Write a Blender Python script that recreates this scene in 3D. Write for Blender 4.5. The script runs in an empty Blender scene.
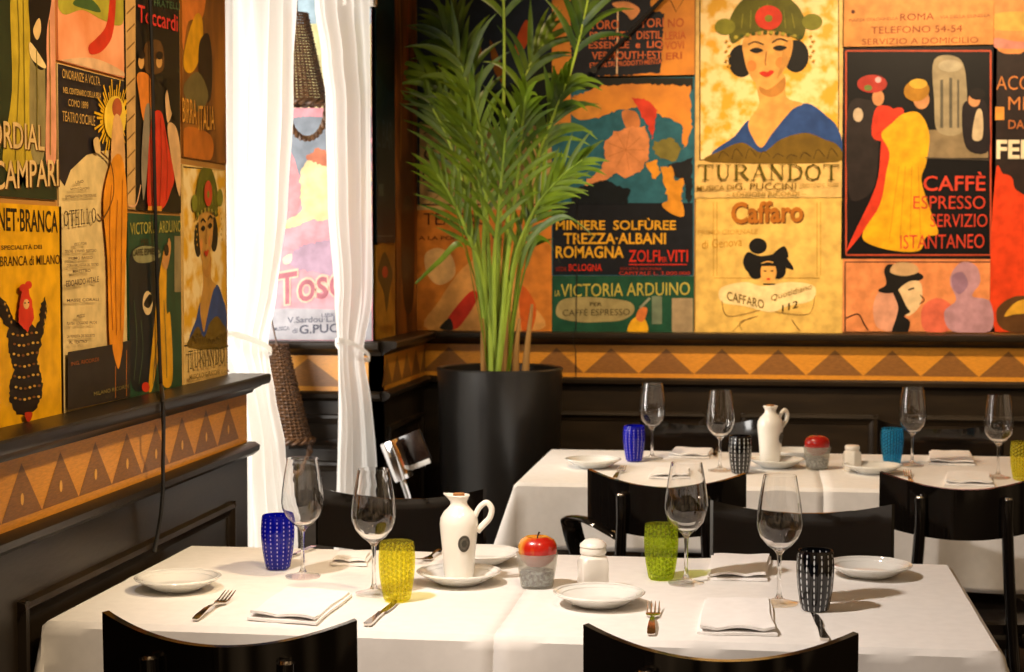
import bpy, bmesh, math, random
from mathutils import Vector, Matrix, noise
C = bpy.context.scene.collection
SC = bpy.context.scene
random.seed(7)
# ------------------------------------------------------------------ camera
F, HC = 1700.0, 1.397
PITCH = math.atan(86 / F)
YAW = math.atan(248 * math.cos(PITCH) / F)
cam_d = bpy.data.cameras.new('camera'); cam = bpy.data.objects.new('camera', cam_d); C.objects.link(cam)
cam.location = (0, 0, HC); cam.rotation_euler = (math.pi / 2 - PITCH, 0, YAW)
cam_d.sensor_width = 36; cam_d.lens = F / 1024 * 36; cam_d.clip_start = 0.05
cam_d.dof.use_dof = True; cam_d.dof.focus_distance = 3.05; cam_d.dof.aperture_fstop = 9.0
SC.camera = cam
FWD = Vector((-math.sin(YAW) * math.cos(PITCH), math.cos(YAW) * math.cos(PITCH), -math.sin(PITCH)))
RGT = Vector((math.cos(YAW), math.sin(YAW), 0)); UPV = RGT.cross(FWD); EYE = Vector((0, 0, HC))
def at(px, py, axis, val):
    """photo pixel -> point on the real plane axis=val"""
    d = FWD + RGT * ((px - 512) / F) + UPV * ((336 - py) / F)
    return EYE + d * ((val - EYE[axis]) / d[axis])
# ------------------------------------------------------------------ world, lights, exposure
SC.view_settings.view_transform = 'Standard'; SC.view_settings.look = 'None'
SC.view_settings.gamma = 1; SC.view_settings.use_curve_mapping = False; SC.view_settings.exposure = 0.3
w = bpy.data.worlds.new('world'); SC.world = w; w.use_nodes = True
nt = w.node_tree; bg = nt.nodes['Background']
tc = nt.nodes.new('ShaderNodeTexCoord'); ns = nt.nodes.new('ShaderNodeTexNoise'); ns.inputs['Scale'].default_value = 3.2
rp = nt.nodes.new('ShaderNodeValToRGB')
rp.color_ramp.elements[0].position = .42; rp.color_ramp.elements[0].color = (.045, .026, .012, 1)
rp.color_ramp.elements[1].position = .72; rp.color_ramp.elements[1].color = (1.0, .66, .36, 1)  # bright warm patches added to the world as specks for the lacquer to reflect
nt.links.new(tc.outputs['Generated'], ns.inputs['Vector']); nt.links.new(ns.outputs['Fac'], rp.inputs['Fac'])
nt.links.new(rp.outputs['Color'], bg.inputs['Color']); bg.inputs['Strength'].default_value = 0.5
def spot(name, loc, target, power, col, angle, blend=.8, rad=.05):
    l = bpy.data.lights.new(name, 'SPOT'); l.energy = power; l.color = col; l.spot_size = math.radians(angle); l.spot_blend = blend; l.shadow_soft_size = rad
    o = bpy.data.objects.new(name, l); C.objects.link(o); o.location = loc
    o.rotation_euler = (Vector(target) - Vector(loc)).to_track_quat('-Z', 'Y').to_euler()
WARM = (1, .80, .56); WARMER = (1, .70, .40)
spot('spot_near_table', (-1.02, 2.35, 2.25), (-.02, 3.15, .75), 122, (1, .89, .80), 84, 1.0, .045)
spot('spot_near_left', (-.1, 1.9, 2.6), (-.75, 3.2, .75), 56, (1, .73, .48), 46, 1.0, .05)
spot('spot_far_table', (-.75, 4.2, 2.5), (.25, 5.1, .75), 92, (1, .77, .52), 80, 1.0, .05)
spot('spot_posters_right', (.75, 4.4, 3.2), (.62, 6.42, 1.62), 370, (1, .74, .45), 62, 1.0, .06)
spot('spot_posters_middle', (.15, 4.3, 3.2), (-.55, 6.42, 1.45), 185, WARMER, 44, 1.0, .06)
spot('spot_left_wall', (.35, 2.6, 2.7), (-1.31, 3.3, 1.5), 190, (1, .76, .46), 62, 1.0, .06)
spot('spot_palm', (.35, 4.6, 2.9), (-.74, 5.85, 1.30), 95, (1, .86, .6), 30, 1.0, .05)
al = bpy.data.lights.new('window_daylight', 'AREA'); al.shape = 'RECTANGLE'; al.size = 1.0; al.size_y = 2.0; al.energy = 82; al.color = (1, .96, .90)
ao = bpy.data.objects.new('window_daylight', al); C.objects.link(ao); ao.location = (-2.55, 4.25, 1.6)
ao.rotation_euler = (Vector((-1.55, 5.66, 1.25)) - ao.location).to_track_quat('-Z', 'Z').to_euler()
# ------------------------------------------------------------------ constants of the place
XU, XP = -1.31, -1.265          # left wall: papered face, panelled face
YE = 4.08                       # where the left wall stops at the opening
YTU, YTP = 5.66, 5.615          # return wall of the alcove
YBU, YBP = 6.42, 6.375          # back wall
ZL, ZB0, ZB1 = 1.088, .918, 1.04
XR = 3.2
TZ = .75
# ------------------------------------------------------------------ materials
def lin(h):
    if isinstance(h, str):
        h = h.lstrip('#'); c = [int(h[i:i + 2], 16) / 255 for i in (0, 2, 4)]
        return tuple(x / 12.92 if x <= .04045 else ((x + .055) / 1.055) ** 2.4 for x in c)
    return h
_M = {}
def mat(name, col, rough=.5, var=.15, scale=12, metal=0, bump=0, bscale=60, spec=.5, coat=0, stretch=None, col2=None, lo=.35, hi=.65, trans=0, sub=0):
    if name in _M: return _M[name]
    m = bpy.data.materials.new(name); m.use_nodes = True; _M[name] = m
    n, L = m.node_tree.nodes, m.node_tree.links; p = n['Principled BSDF']
    c = lin(col); c2 = lin(col2) if col2 else tuple(x * (1 - var) for x in c)
    t = n.new('ShaderNodeTexCoord'); no = n.new('ShaderNodeTexNoise'); no.inputs['Scale'].default_value = scale; no.inputs['Detail'].default_value = 5
    src = t.outputs['Object']
    if stretch:
        mp = n.new('ShaderNodeMapping'); mp.inputs['Scale'].default_value = stretch; L.new(src, mp.inputs['Vector']); src = mp.outputs['Vector']
    L.new(src, no.inputs['Vector'])
    r = n.new('ShaderNodeValToRGB'); r.color_ramp.elements[0].color = (*c2, 1); r.color_ramp.elements[1].color = (*c, 1)
    r.color_ramp.elements[0].position = lo; r.color_ramp.elements[1].position = hi
    L.new(no.outputs['Fac'], r.inputs['Fac']); L.new(r.outputs['Color'], p.inputs['Base Color'])
    p.inputs['Roughness'].default_value = rough; p.inputs['Metallic'].default_value = metal
    p.inputs['Specular IOR Level'].default_value = spec; p.inputs['Coat Weight'].default_value = coat; p.inputs['Coat Roughness'].default_value = .06
    p.inputs['Transmission Weight'].default_value = trans
    if bump:
        b = n.new('ShaderNodeBump'); b.inputs['Strength'].default_value = bump; b.inputs['Distance'].default_value = .004
        n2 = n.new('ShaderNodeTexNoise'); n2.inputs['Scale'].default_value = bscale; n2.inputs['Detail'].default_value = 4
        L.new(src, n2.inputs['Vector']); L.new(n2.outputs['Fac'], b.inputs['Height']); L.new(b.outputs['Normal'], p.inputs['Normal'])
    return m
def ink(h):
    return mat('ink_' + h.strip('#'), h, .42, .30, 22, spec=.2)
def thin_glass(name, tint=(1, 1, 1), extra=.0, rough=.01):
    m = bpy.data.materials.new(name); m.use_nodes = True; _M[name] = m; n, L = m.node_tree.nodes, m.node_tree.links
    n.clear(); out = n.new('ShaderNodeOutputMaterial'); tr = n.new('ShaderNodeBsdfTransparent'); tr.inputs[0].default_value = (*tint, 1)
    gl = n.new('ShaderNodeBsdfGlossy'); gl.inputs['Roughness'].default_value = rough
    fr = n.new('ShaderNodeLayerWeight'); fr.inputs['Blend'].default_value = .5; pw = n.new('ShaderNodeMath'); pw.operation = 'POWER'; pw.inputs[1].default_value = 4.0; L.new(fr.outputs['Facing'], pw.inputs[0])
    ad = n.new('ShaderNodeMath'); ad.operation = 'MULTIPLY_ADD'; ad.inputs[1].default_value = .8; ad.inputs[2].default_value = .03 + extra; ad.use_clamp = True
    mx = n.new('ShaderNodeMixShader'); L.new(pw.outputs[0], ad.inputs[0]); L.new(ad.outputs[0], mx.inputs[0]); L.new(tr.outputs[0], mx.inputs[1]); L.new(gl.outputs[0], mx.inputs[2]); L.new(mx.outputs[0], out.inputs[0])
    no = n.new('ShaderNodeTexNoise'); no.inputs['Scale'].default_value = 25; bp = n.new('ShaderNodeBump'); bp.inputs['Strength'].default_value = .04; L.new(no.outputs['Fac'], bp.inputs['Height']); L.new(bp.outputs['Normal'], gl.inputs['Normal'])
    return m
def tumbler_mat(name, body, dot, cols, rows, transp, dash=(.16, .30), glass_tint=None, stagger=False, glow=0.0):
    """coloured glass with columns of short dashes / bubbles (u = round the glass, v = up it)"""
    m = bpy.data.materials.new(name); m.use_nodes = True; _M[name] = m; n, L = m.node_tree.nodes, m.node_tree.links
    p = n['Principled BSDF']; out = n['Material Output']
    uv = n.new('ShaderNodeUVMap'); sp = n.new('ShaderNodeSeparateXYZ'); L.new(uv.outputs[0], sp.inputs[0])
    def M(op, a, b=None):
        x = n.new('ShaderNodeMath'); x.operation = op
        for i, s in enumerate((a, b)):
            if s is None: continue
            if isinstance(s, (int, float)): x.inputs[i].default_value = s
            else: L.new(s, x.inputs[i])
        return x.outputs[0]
    cu = M('MULTIPLY', sp.outputs[0], cols)
    fu = M('ABSOLUTE', M('SUBTRACT', M('FRACT', cu), .5))
    off = M('MULTIPLY', M('MODULO', M('FLOOR', cu), 2.0), .5)
    fv = M('ABSOLUTE', M('SUBTRACT', M('FRACT', M('ADD', M('MULTIPLY', sp.outputs[1], rows), off if stagger else 0.0)), .5))
    dd = M('SQRT', M('ADD', M('POWER', M('DIVIDE', fu, dash[0]), 2.0), M('POWER', M('DIVIDE', fv, dash[1]), 2.0)))
    sm = n.new('ShaderNodeMapRange'); sm.interpolation_type = 'SMOOTHSTEP'; sm.inputs['From Min'].default_value = 1.25; sm.inputs['From Max'].default_value = .65; L.new(dd, sm.inputs['Value'])
    mask = M('MULTIPLY', sm.outputs[0], M('LESS_THAN', sp.outputs[1], .95))
    mc = n.new('ShaderNodeMixRGB'); mc.inputs[1].default_value = (*lin(body), 1); mc.inputs[2].default_value = (*lin(dot), 1); L.new(mask, mc.inputs[0])
    L.new(mc.outputs[0], p.inputs['Base Color']); p.inputs['Roughness'].default_value = .06; p.inputs['Coat Weight'].default_value = .4; p.inputs['Coat Roughness'].default_value = .03
    ridge = M('MULTIPLY', fu, 1.0); bp = n.new('ShaderNodeBump'); bp.inputs['Strength'].default_value = .25; bp.inputs['Distance'].default_value = .003; L.new(ridge, bp.inputs['Height']); L.new(bp.outputs[0], p.inputs['Normal'])
    tr = n.new('ShaderNodeBsdfTransparent'); tr.inputs[0].default_value = (*lin(glass_tint or body), 1)
    mx = n.new('ShaderNodeMixShader')
    fac = M('MULTIPLY', M('SUBTRACT', 1.0, M('MULTIPLY', mask, .75)), transp)
    L.new(fac, mx.inputs[0]); tl = n.new('ShaderNodeBsdfTranslucent'); L.new(mc.outputs[0], tl.inputs[0]); m1 = n.new('ShaderNodeMixShader'); m1.inputs[0].default_value = glow; L.new(p.outputs[0], m1.inputs[1]); L.new(tl.outputs[0], m1.inputs[2])
    L.new(m1.outputs[0], mx.inputs[1]); L.new(tr.outputs[0], mx.inputs[2]); L.new(mx.outputs[0], out.inputs[0])
    return m
LACQ = mat('black_lacquer', (.007, .0055, .0045), .07, .3, 9, coat=.5, spec=.3)
BLKWOOD = mat('black_stained_wood', (.022, .0145, .0080), .38, .4, 6, bump=.08, bscale=30, stretch=(1, 1, 4), spec=.3)
BANDW = mat('amber_veneer', '#D08A28', .38, .22, 9, stretch=(6, 6, 40), bump=.03)
TRIW = mat('walnut_veneer', '#8A5A26', .40, .35, 9, stretch=(6, 6, 50), bump=.03)
DOTW = mat('pale_inlay', '#D9A045', .4, .1, 30)
FLOOR = mat('dark_floor_boards', '#4A3524', .35, .35, 5, stretch=(14, 1.2, 1), bump=.05)
PLAST = mat('aged_ochre_plaster', '#A9752F', .6, .3, 4, bump=.1)
LINEN = mat('white_linen', (.84, .815, .78), .85, .05, 40, bump=.05, bscale=900, spec=.15)
NAPK = mat('napkin_linen', (.90, .88, .86), .85, .04, 60, bump=.08, bscale=700, spec=.15)
PORC = mat('white_porcelain', (.80, .80, .76), .12, .04, 20, coat=.5)
CERAM = mat('cream_glazed_ceramic', (.86, .83, .76), .25, .05, 25, coat=.4)
BADGE = mat('grey_badge', '#6B6558', .5, .5, 160)
CORK = mat('cork', '#B9814A', .8, .3, 90)
STEEL = mat('polished_steel', (.72, .68, .62), .12, .05, 30, metal=1)
GLASS = mat('clear_glass', (.97, .97, .97), .0, .01, 20, trans=1.0)
GLASS.node_tree.nodes['Principled BSDF'].inputs['IOR'].default_value = 1.45
FOOTG = thin_glass('clear_foot_glass', (.97, .97, .96), .05)
FROST = mat('frosted_glass', (.62, .64, .60), .45, .06, 40)
SALT = mat('blue_grey_crystals', '#A8B4C4', .6, .6, 170, bump=.6, bscale=160, col2='#24344E', lo=.42, hi=.6)
APPLE = mat('apple_skin', '#B41C0E', .25, .1, 16, col2='#E0A838', stretch=(1, 1, .3), coat=.3, lo=.36, hi=.54)
APPLE2 = mat('red_apple_skin', '#B01208', .25, .3, 9, coat=.3)
STALK = mat('apple_stalk', '#3A2412', .8, .3, 50)
CHROME = mat('chrome', (.75, .75, .76), .08, .03, 20, metal=1)
POTM = mat('black_metal_pot', (.016, .014, .012), .32, .3, 6, coat=.1)
SOIL = mat('potting_soil', '#2A1B10', .95, .5, 60, bump=.5)
LEAF = mat('palm_leaf_green', '#6E8614', .36, .45, 3.5, col2='#1E3A08', spec=.4)
RACH = mat('palm_stem_green', '#9AB43A', .5, .3, 9, spec=.4)
HUSK = mat('dry_palm_husk', '#A87B3C', .8, .4, 30, stretch=(1, 1, .2))
WICK = mat('dark_brown_wicker', '#5A3A1C', .5, .5, 40)
CABLE = mat('black_cable', (.008, .007, .006), .45, .3, 40)
def curtain_mat():
    m = bpy.data.materials.new('sheer_white_fabric'); m.use_nodes = True; n, L = m.node_tree.nodes, m.node_tree.links; n.clear()
    out = n.new('ShaderNodeOutputMaterial'); d = n.new('ShaderNodeBsdfDiffuse'); t = n.new('ShaderNodeBsdfTranslucent'); x = n.new('ShaderNodeMixShader'); x.inputs[0].default_value = .55
    no = n.new('ShaderNodeTexNoise'); no.inputs['Scale'].default_value = 300; r = n.new('ShaderNodeValToRGB'); r.color_ramp.elements[0].color = (.80, .77, .72, 1); r.color_ramp.elements[1].color = (.90, .88, .84, 1)
    L.new(no.outputs['Fac'], r.inputs[0]); L.new(r.outputs[0], d.inputs[0]); L.new(r.outputs[0], t.inputs[0])
    tr = n.new('ShaderNodeBsdfTransparent'); x2 = n.new('ShaderNodeMixShader'); x2.inputs[0].default_value = .06
    L.new(d.outputs[0], x.inputs[1]); L.new(t.outputs[0], x.inputs[2]); L.new(x.outputs[0], x2.inputs[1]); L.new(tr.outputs[0], x2.inputs[2]); L.new(x2.outputs[0], out.inputs[0]); return m
SHEER = curtain_mat()
# ------------------------------------------------------------------ mesh helpers
def obj(name, bm, m, parent=None, smooth=True, kind=None):
    me = bpy.data.meshes.new(name)
    bmesh.ops.recalc_face_normals(bm, faces=bm.faces[:])
    bm.to_mesh(me); bm.free()
    for x in (m if isinstance(m, (list, tuple)) else [m]): me.materials.append(x)
    if smooth:
        for p in me.polygons: p.use_smooth = True
        if hasattr(me, 'set_sharp_from_angle'): me.set_sharp_from_angle(angle=math.radians(40))
    o = bpy.data.objects.new(name, me); C.objects.link(o)
    if parent: o.parent = parent
    if kind: o['kind'] = kind
    return o
def tag(o, label, cat, group=None, kind=None):
    o['label'] = label; o['category'] = cat
    if group: o['group'] = group
    if kind: o['kind'] = kind
    return o
def thing(name, label, cat, loc=(0, 0, 0), rz=0, group=None):
    o = bpy.data.objects.new(name, None); C.objects.link(o); o.location = loc; o.rotation_euler = (0, 0, rz); o.empty_display_size = .05
    return tag(o, label, cat, group)
def dup(root, loc, rz=0, label=None, group=None, scale=None):
    r = root.copy(); C.objects.link(r); r.location = loc; r.rotation_euler = (0, 0, rz)
    if label: r['label'] = label
    if group: r['group'] = group
    if scale: r.scale = scale
    for ch in list(root.children):
        c = ch.copy(); C.objects.link(c); c.parent = r
        for g in ch.children:
            d = g.copy(); C.objects.link(d); d.parent = c
    return r
def box(bm, x0, x1, y0, y1, z0, z1, bev=0, mi=0):
    vs = [bm.verts.new((x, y, z)) for x in (x0, x1) for y in (y0, y1) for z in (z0, z1)]
    fs = [bm.faces.new([vs[i] for i in q]) for q in ((0, 1, 3, 2), (4, 6, 7, 5), (0, 4, 5, 1), (2, 3, 7, 6), (0, 2, 6, 4), (1, 5, 7, 3))]
    for f in fs: f.material_index = mi
    if bev:
        es = list({e for f in fs for e in f.edges}); r = bmesh.ops.bevel(bm, geom=es, offset=bev, segments=2, affect='EDGES', profile=.5)
        for f in r['faces']: f.material_index = mi
    return vs
def prism(bm, prof, axis, a0, a1, mi=0):
    """extrude a 2-D profile [(p,z)] along axis 'x' or 'y'"""
    def V(p, z, a): return (a, p, z) if axis == 'x' else (p, a, z)
    A = [bm.verts.new(V(p, z, a0)) for p, z in prof]; B = [bm.verts.new(V(p, z, a1)) for p, z in prof]
    n = len(prof); fs = [bm.faces.new(A), bm.faces.new(B[::-1])]
    for i in range(n): fs.append(bm.faces.new((A[i], B[i], B[(i + 1) % n], A[(i + 1) % n])))
    for f in fs: f.material_index = mi
def lathe(bm, prof, seg=40, uv=None, mi=0, cx=0, cy=0):
    """prof [(r,z)]; closes at r=0. uv: (z0,z1) range for v"""
    L = bm.loops.layers.uv.verify() if uv else None
    rings = []
    for r, z in prof:
        if r < 1e-6: rings.append([bm.verts.new((cx, cy, z))])
        else: rings.append([bm.verts.new((cx + r * math.cos(2 * math.pi * i / seg), cy + r * math.sin(2 * math.pi * i / seg), z)) for i in range(seg)])
    for k in range(len(rings) - 1):
        a, b = rings[k], rings[k + 1]; za, zb = prof[k][1], prof[k + 1][1]
        for i in range(seg):
            j = (i + 1) % seg
            if len(a) == 1 and len(b) == 1: break
            if len(a) == 1: vs, us = (a[0], b[i], b[j]), ((i, za), (i, zb), (i + 1, zb))
            elif len(b) == 1: vs, us = (a[i], a[j], b[0]), ((i, za), (i + 1, za), (i, zb))
            else: vs, us = (a[i], a[j], b[j], b[i]), ((i, za), (i + 1, za), (i + 1, zb), (i, zb))
            try: f = bm.faces.new(vs)
            except ValueError: continue
            f.material_index = mi
            if L:
                for l, (u, z) in zip(f.loops, us): l[L].uv = (u / seg, (z - uv[0]) / (uv[1] - uv[0]))
def frame_along(pts, i):
    p = pts; t = (p[min(i + 1, len(p) - 1)] - p[max(i - 1, 0)]).normalized()
    ref = Vector((0, 0, 1)) if abs(t.z) < .95 else Vector((0, 1, 0))
    s = t.cross(ref).normalized(); return t, s, s.cross(t).normalized()
def tube(bm, pts, rad, seg=8, cap=True, mi=0, flat=1.0):
    pts = [Vector(p) for p in pts]; rings = []
    t0, s, u = frame_along(pts, 0)
    for i, p in enumerate(pts):
        t = (pts[min(i + 1, len(pts) - 1)] - pts[max(i - 1, 0)]).normalized()
        s = (s - t * s.dot(t)).normalized(); u = t.cross(s)
        r = rad[i] if isinstance(rad, (list, tuple)) else rad
        rings.append([bm.verts.new(p + s * r * math.cos(2 * math.pi * k / seg) + u * r * flat * math.sin(2 * math.pi * k / seg)) for k in range(seg)])
    fs = []
    for a, b in zip(rings, rings[1:]):
        for k in range(seg): fs.append(bm.faces.new((a[k], a[(k + 1) % seg], b[(k + 1) % seg], b[k])))
    if cap: fs += [bm.faces.new(rings[0][::-1]), bm.faces.new(rings[-1])]
    for f in fs: f.material_index = mi
def catmull(pts, n=6, closed=False):
    out = []; N = len(pts); P = [Vector(p) for p in pts]
    for i in range(N if closed else N - 1):
        p0, p1, p2, p3 = (P[(i - 1) % N], P[i], P[(i + 1) % N], P[(i + 2) % N]) if closed else (P[max(i - 1, 0)], P[i], P[i + 1], P[min(i + 2, N - 1)])
        for k in range(n):
            t = k / n; out.append(.5 * ((2 * p1) + (p2 - p0) * t + (2 * p0 - 5 * p1 + 4 * p2 - p3) * t * t + (3 * p1 - p0 - 3 * p2 + p3) * t ** 3))
    if not closed: out.append(P[-1])
    return out
# ------------------------------------------------------------------ the setting
bm = bmesh.new(); box(bm, -3.4, XR, 0.6, YBU + .15, -.05, 0); obj('floor', bm, FLOOR, kind='structure', smooth=False)
def wall_x(name, y0, y1, ztop=3.0):      # papered wall in the plane of the left wall
    bm = bmesh.new(); box(bm, XU - .14, XU, y0, y1, 0, ztop); return obj(name, bm, PLAST, kind='structure', smooth=False)
wall_x('wall_left', .9, YE); 
wall_x('wall_left_far', YTU, YBU)
bm = bmesh.new(); box(bm, XU - .14, XR, YBU, YBU + .14, 0, 3.0); obj('wall_back', bm, PLAST, kind='structure', smooth=False)
bm = bmesh.new(); box(bm, -3.3, XU - .0, YTU, YTU + .12, 0, 3.0); obj('wall_alcove', bm, PLAST, kind='structure', smooth=False)
# panelling, cornice ledge, inlaid band. n = direction the face looks (+1 towards +axis)
def wainscot(num, axis, face, upper, n, a0, a1, panels, period, phase, dots=False, a_open=None):
    """axis: direction it runs along ('x'/'y'); face/upper: panel plane and papered plane; n sign of the outward normal"""
    o = lambda d: face + n * d
    bm = bmesh.new()
    prism(bm, [(upper, 0), (face, 0), (face, .905), (upper, .905)], axis, a0, a1)
    prism(bm, [(face, 0), (o(.02), 0), (o(.02), .10), (o(.012), .115), (face, .12)], axis, a0, a1)
    prism(bm, [(upper, .885), (o(.012), .885), (o(.028), .897), (o(.030), .910), (o(.018), .918), (upper, .918)], axis, a0, a1 + (.012 if a_open else 0))
    for (p0, p1, z0, z1) in panels:
        prof = lambda zc, s: [(face, zc), (o(.014), zc - s * .004), (o(.016), zc - s * .014), (o(.007), zc - s * .022), (o(.004), zc - s * .034), (face, zc - s * .036)]
        prism(bm, prof(z1, 1), axis, p0, p1); prism(bm, prof(z0, -1), axis, p0, p1)
        for q, s in ((p0, 1), (p1, -1)):
            m = [(q, face), (q + s * .004, o(.014)), (q + s * .014, o(.016)), (q + s * .022, o(.007)), (q + s * .034, o(.004)), (q + s * .036, face)]
            A = []
            for z in (z0, z1): A.append([bm.verts.new((b, a, z) if axis == 'y' else (a, b, z)) for a, b in m])
            for i in range(len(m)): bm.faces.new((A[0][i], A[1][i], A[1][(i + 1) % len(m)], A[0][(i + 1) % len(m)]))
    obj('trim_%d' % num, bm, BLKWOOD, kind='structure')
    bm = bmesh.new()                                   # the amber band with its inlaid triangles
    prism(bm, [(upper, .918), (face, .918), (face, ZB1), (upper, ZB1)], axis, a0, a1)
    def tri(pts, mi, lift):
        f = bm.faces.new([bm.verts.new((o(lift), a, z) if axis == 'y' else (a, o(lift), z)) for a, z in pts]); f.material_index = mi
    k = math.ceil((a0 - phase) / period)
    while phase + k * period < a1:
        c = phase + k * period; h = period * .498; l, r = max(c - h, a0), min(c + h, a1)
        zt = 1.028; zl = .934 + (zt - .934) * (l - c + h) / h if l > c - h else .934; 
        pts = [(l, .934)] + ([(l, min(zl, zt))] if l > c - h else []) + ([(c, zt)] if l < c < r else []) + ([(r, .934 + (zt - .934) * (c + h - r) / h)] if r < c + h else []) + [(r, .934)]
        tri(pts, 1, .0006)
        if dots and l < c - .01 and r > c + .01: tri([(c + .0065 * math.cos(t * math.pi / 5), .965 + .011 * math.sin(t * math.pi / 5)) for t in range(10)], 2, .0012)
        k += 1
    obj('trim_%d' % (num + 1), bm, [BANDW, TRIW, DOTW], kind='structure', smooth=False)
    bm = bmesh.new()                                   # moulded ledge the posters stand on
    prism(bm, [(upper, ZB1), (o(.006), ZB1), (o(.010), ZB1 + .008), (o(.028), ZB1 + .016), (o(.034), ZL - .026), (o(.050), ZL - .024), (o(.054), ZL - .016), (o(.054), ZL - .004), (o(.050), ZL), (upper, ZL)], axis, a0, a1 + (a_open or 0))
    obj('trim_%d' % (num + 2), bm, BLKWOOD, kind='structure')
wainscot(1, 'y', XP, XU, 1, .9, YE + .01, [(1.2, 2.62, .2, .79), (2.755, 3.955, .2, .79)], .1655, at(60, 455, 0, XP).y, True, .03)
wainscot(4, 'y', XP, XU, 1, YTP, YBU, [(5.70, 6.28, .2, .79)], .1655, 5.70)
ph = at(722, 351, 1, YBP).x; per = (at(950, 351, 1, YBP).x - ph) / 4
xe = at(878, 420, 1, YBP).x
wainscot(7, 'x', YBP, YBU, -1, XP, XR, [(XP + .12, xe - .62, .2, .79), (xe - .5, xe, .2, .79), (xe + .1, xe + .9, .2, .79), (xe + 1.0, xe + 1.9, .2, .79)], per, ph)
wainscot(10, 'x', YTP, YTU, -1, -3.3, XP, [(-1.60, -1.38, .72, .84), (-1.60, -1.38, .12, .68), (-2.1, -1.72, .12, .84)], .26, -1.52)
# ------------------------------------------------------------------ posters
TXT = {}
def text_verts(s, bold):
    key = (s, bold)
    if key not in TXT:
        c = bpy.data.curves.new('t', 'FONT'); c.body = s; c.fill_mode = 'FRONT'; c.resolution_u = 3; c.offset = bold
        o = bpy.data.objects.new('t', c); me = bpy.data.meshes.new_from_object(o)
        vs = [(v.co.x, v.co.y) for v in me.vertices]; fs = [tuple(p.vertices) for p in me.polygons]
        bpy.data.objects.remove(o); bpy.data.meshes.remove(me); bpy.data.curves.remove(c)
        TXT[key] = (vs, fs)
    return TXT[key]
# roman capitals drawn as strokes: (x0,y0,x1,y1,width) in a 1x1 box, plus serif bars
SER = {'T': [(.5, 0, .5, .96, .15), (.02, .96, .98, .96, .07), (.04, .74, .04, .99, .05), (.96, .74, .96, .99, .05), (.3, .02, .7, .02, .05)],
 'U': [(.2, .97, .2, .3, .15), (.2, .3, .35, .06, .12), (.35, .06, .62, .05, .08), (.62, .05, .8, .3, .08), (.8, .3, .8, .97, .07), (.03, .97, .38, .97, .05), (.64, .97, .98, .97, .05)],
 'R': [(.2, 0, .2, .97, .15), (.05, .97, .6, .97, .06), (.6, .97, .82, .76, .12), (.82, .76, .58, .5, .12), (.58, .5, .2, .5, .06), (.48, .5, .95, .02, .14), (.03, .02, .4, .02, .05)],
 'A': [(.12, .02, .5, .98, .07), (.48, .98, .88, .02, .15), (.25, .34, .75, .34, .06), (-.02, .02, .28, .02, .05), (.7, .02, 1.02, .02, .05)],
 'N': [(.16, .02, .16, .97, .07), (.14, .97, .84, .03, .15), (.84, .03, .84, .97, .07), (-.02, .97, .2, .97, .05), (0, .02, .32, .02, .05), (.66, .97, 1.02, .97, .05)],
 'D': [(.2, 0, .2, .97, .15), (.04, .97, .5, .97, .06), (.5, .97, .82, .8, .1), (.82, .8, .92, .5, .14), (.92, .5, .82, .2, .14), (.82, .2, .5, .03, .1), (.5, .03, .04, .03, .06)],
 'O': [(.5, .98, .18, .84, .09), (.18, .84, .06, .5, .14), (.06, .5, .18, .16, .14), (.18, .16, .5, .02, .09), (.5, .02, .82, .16, .09), (.82, .16, .94, .5, .14), (.94, .5, .82, .84, .14), (.82, .84, .5, .98, .09)],
 'E': [(.2, 0, .2, .97, .15), (.05, .97, .85, .97, .06), (.85, .99, .85, .76, .05), (.2, .5, .66, .5, .06), (.66, .6, .66, .4, .05), (.05, .03, .9, .03, .06), (.9, 0, .9, .25, .05)],
 'L': [(.22, 0, .22, .97, .15), (.05, .97, .42, .97, .05), (.05, .03, .88, .03, .06), (.88, 0, .88, .28, .05)]}
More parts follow.
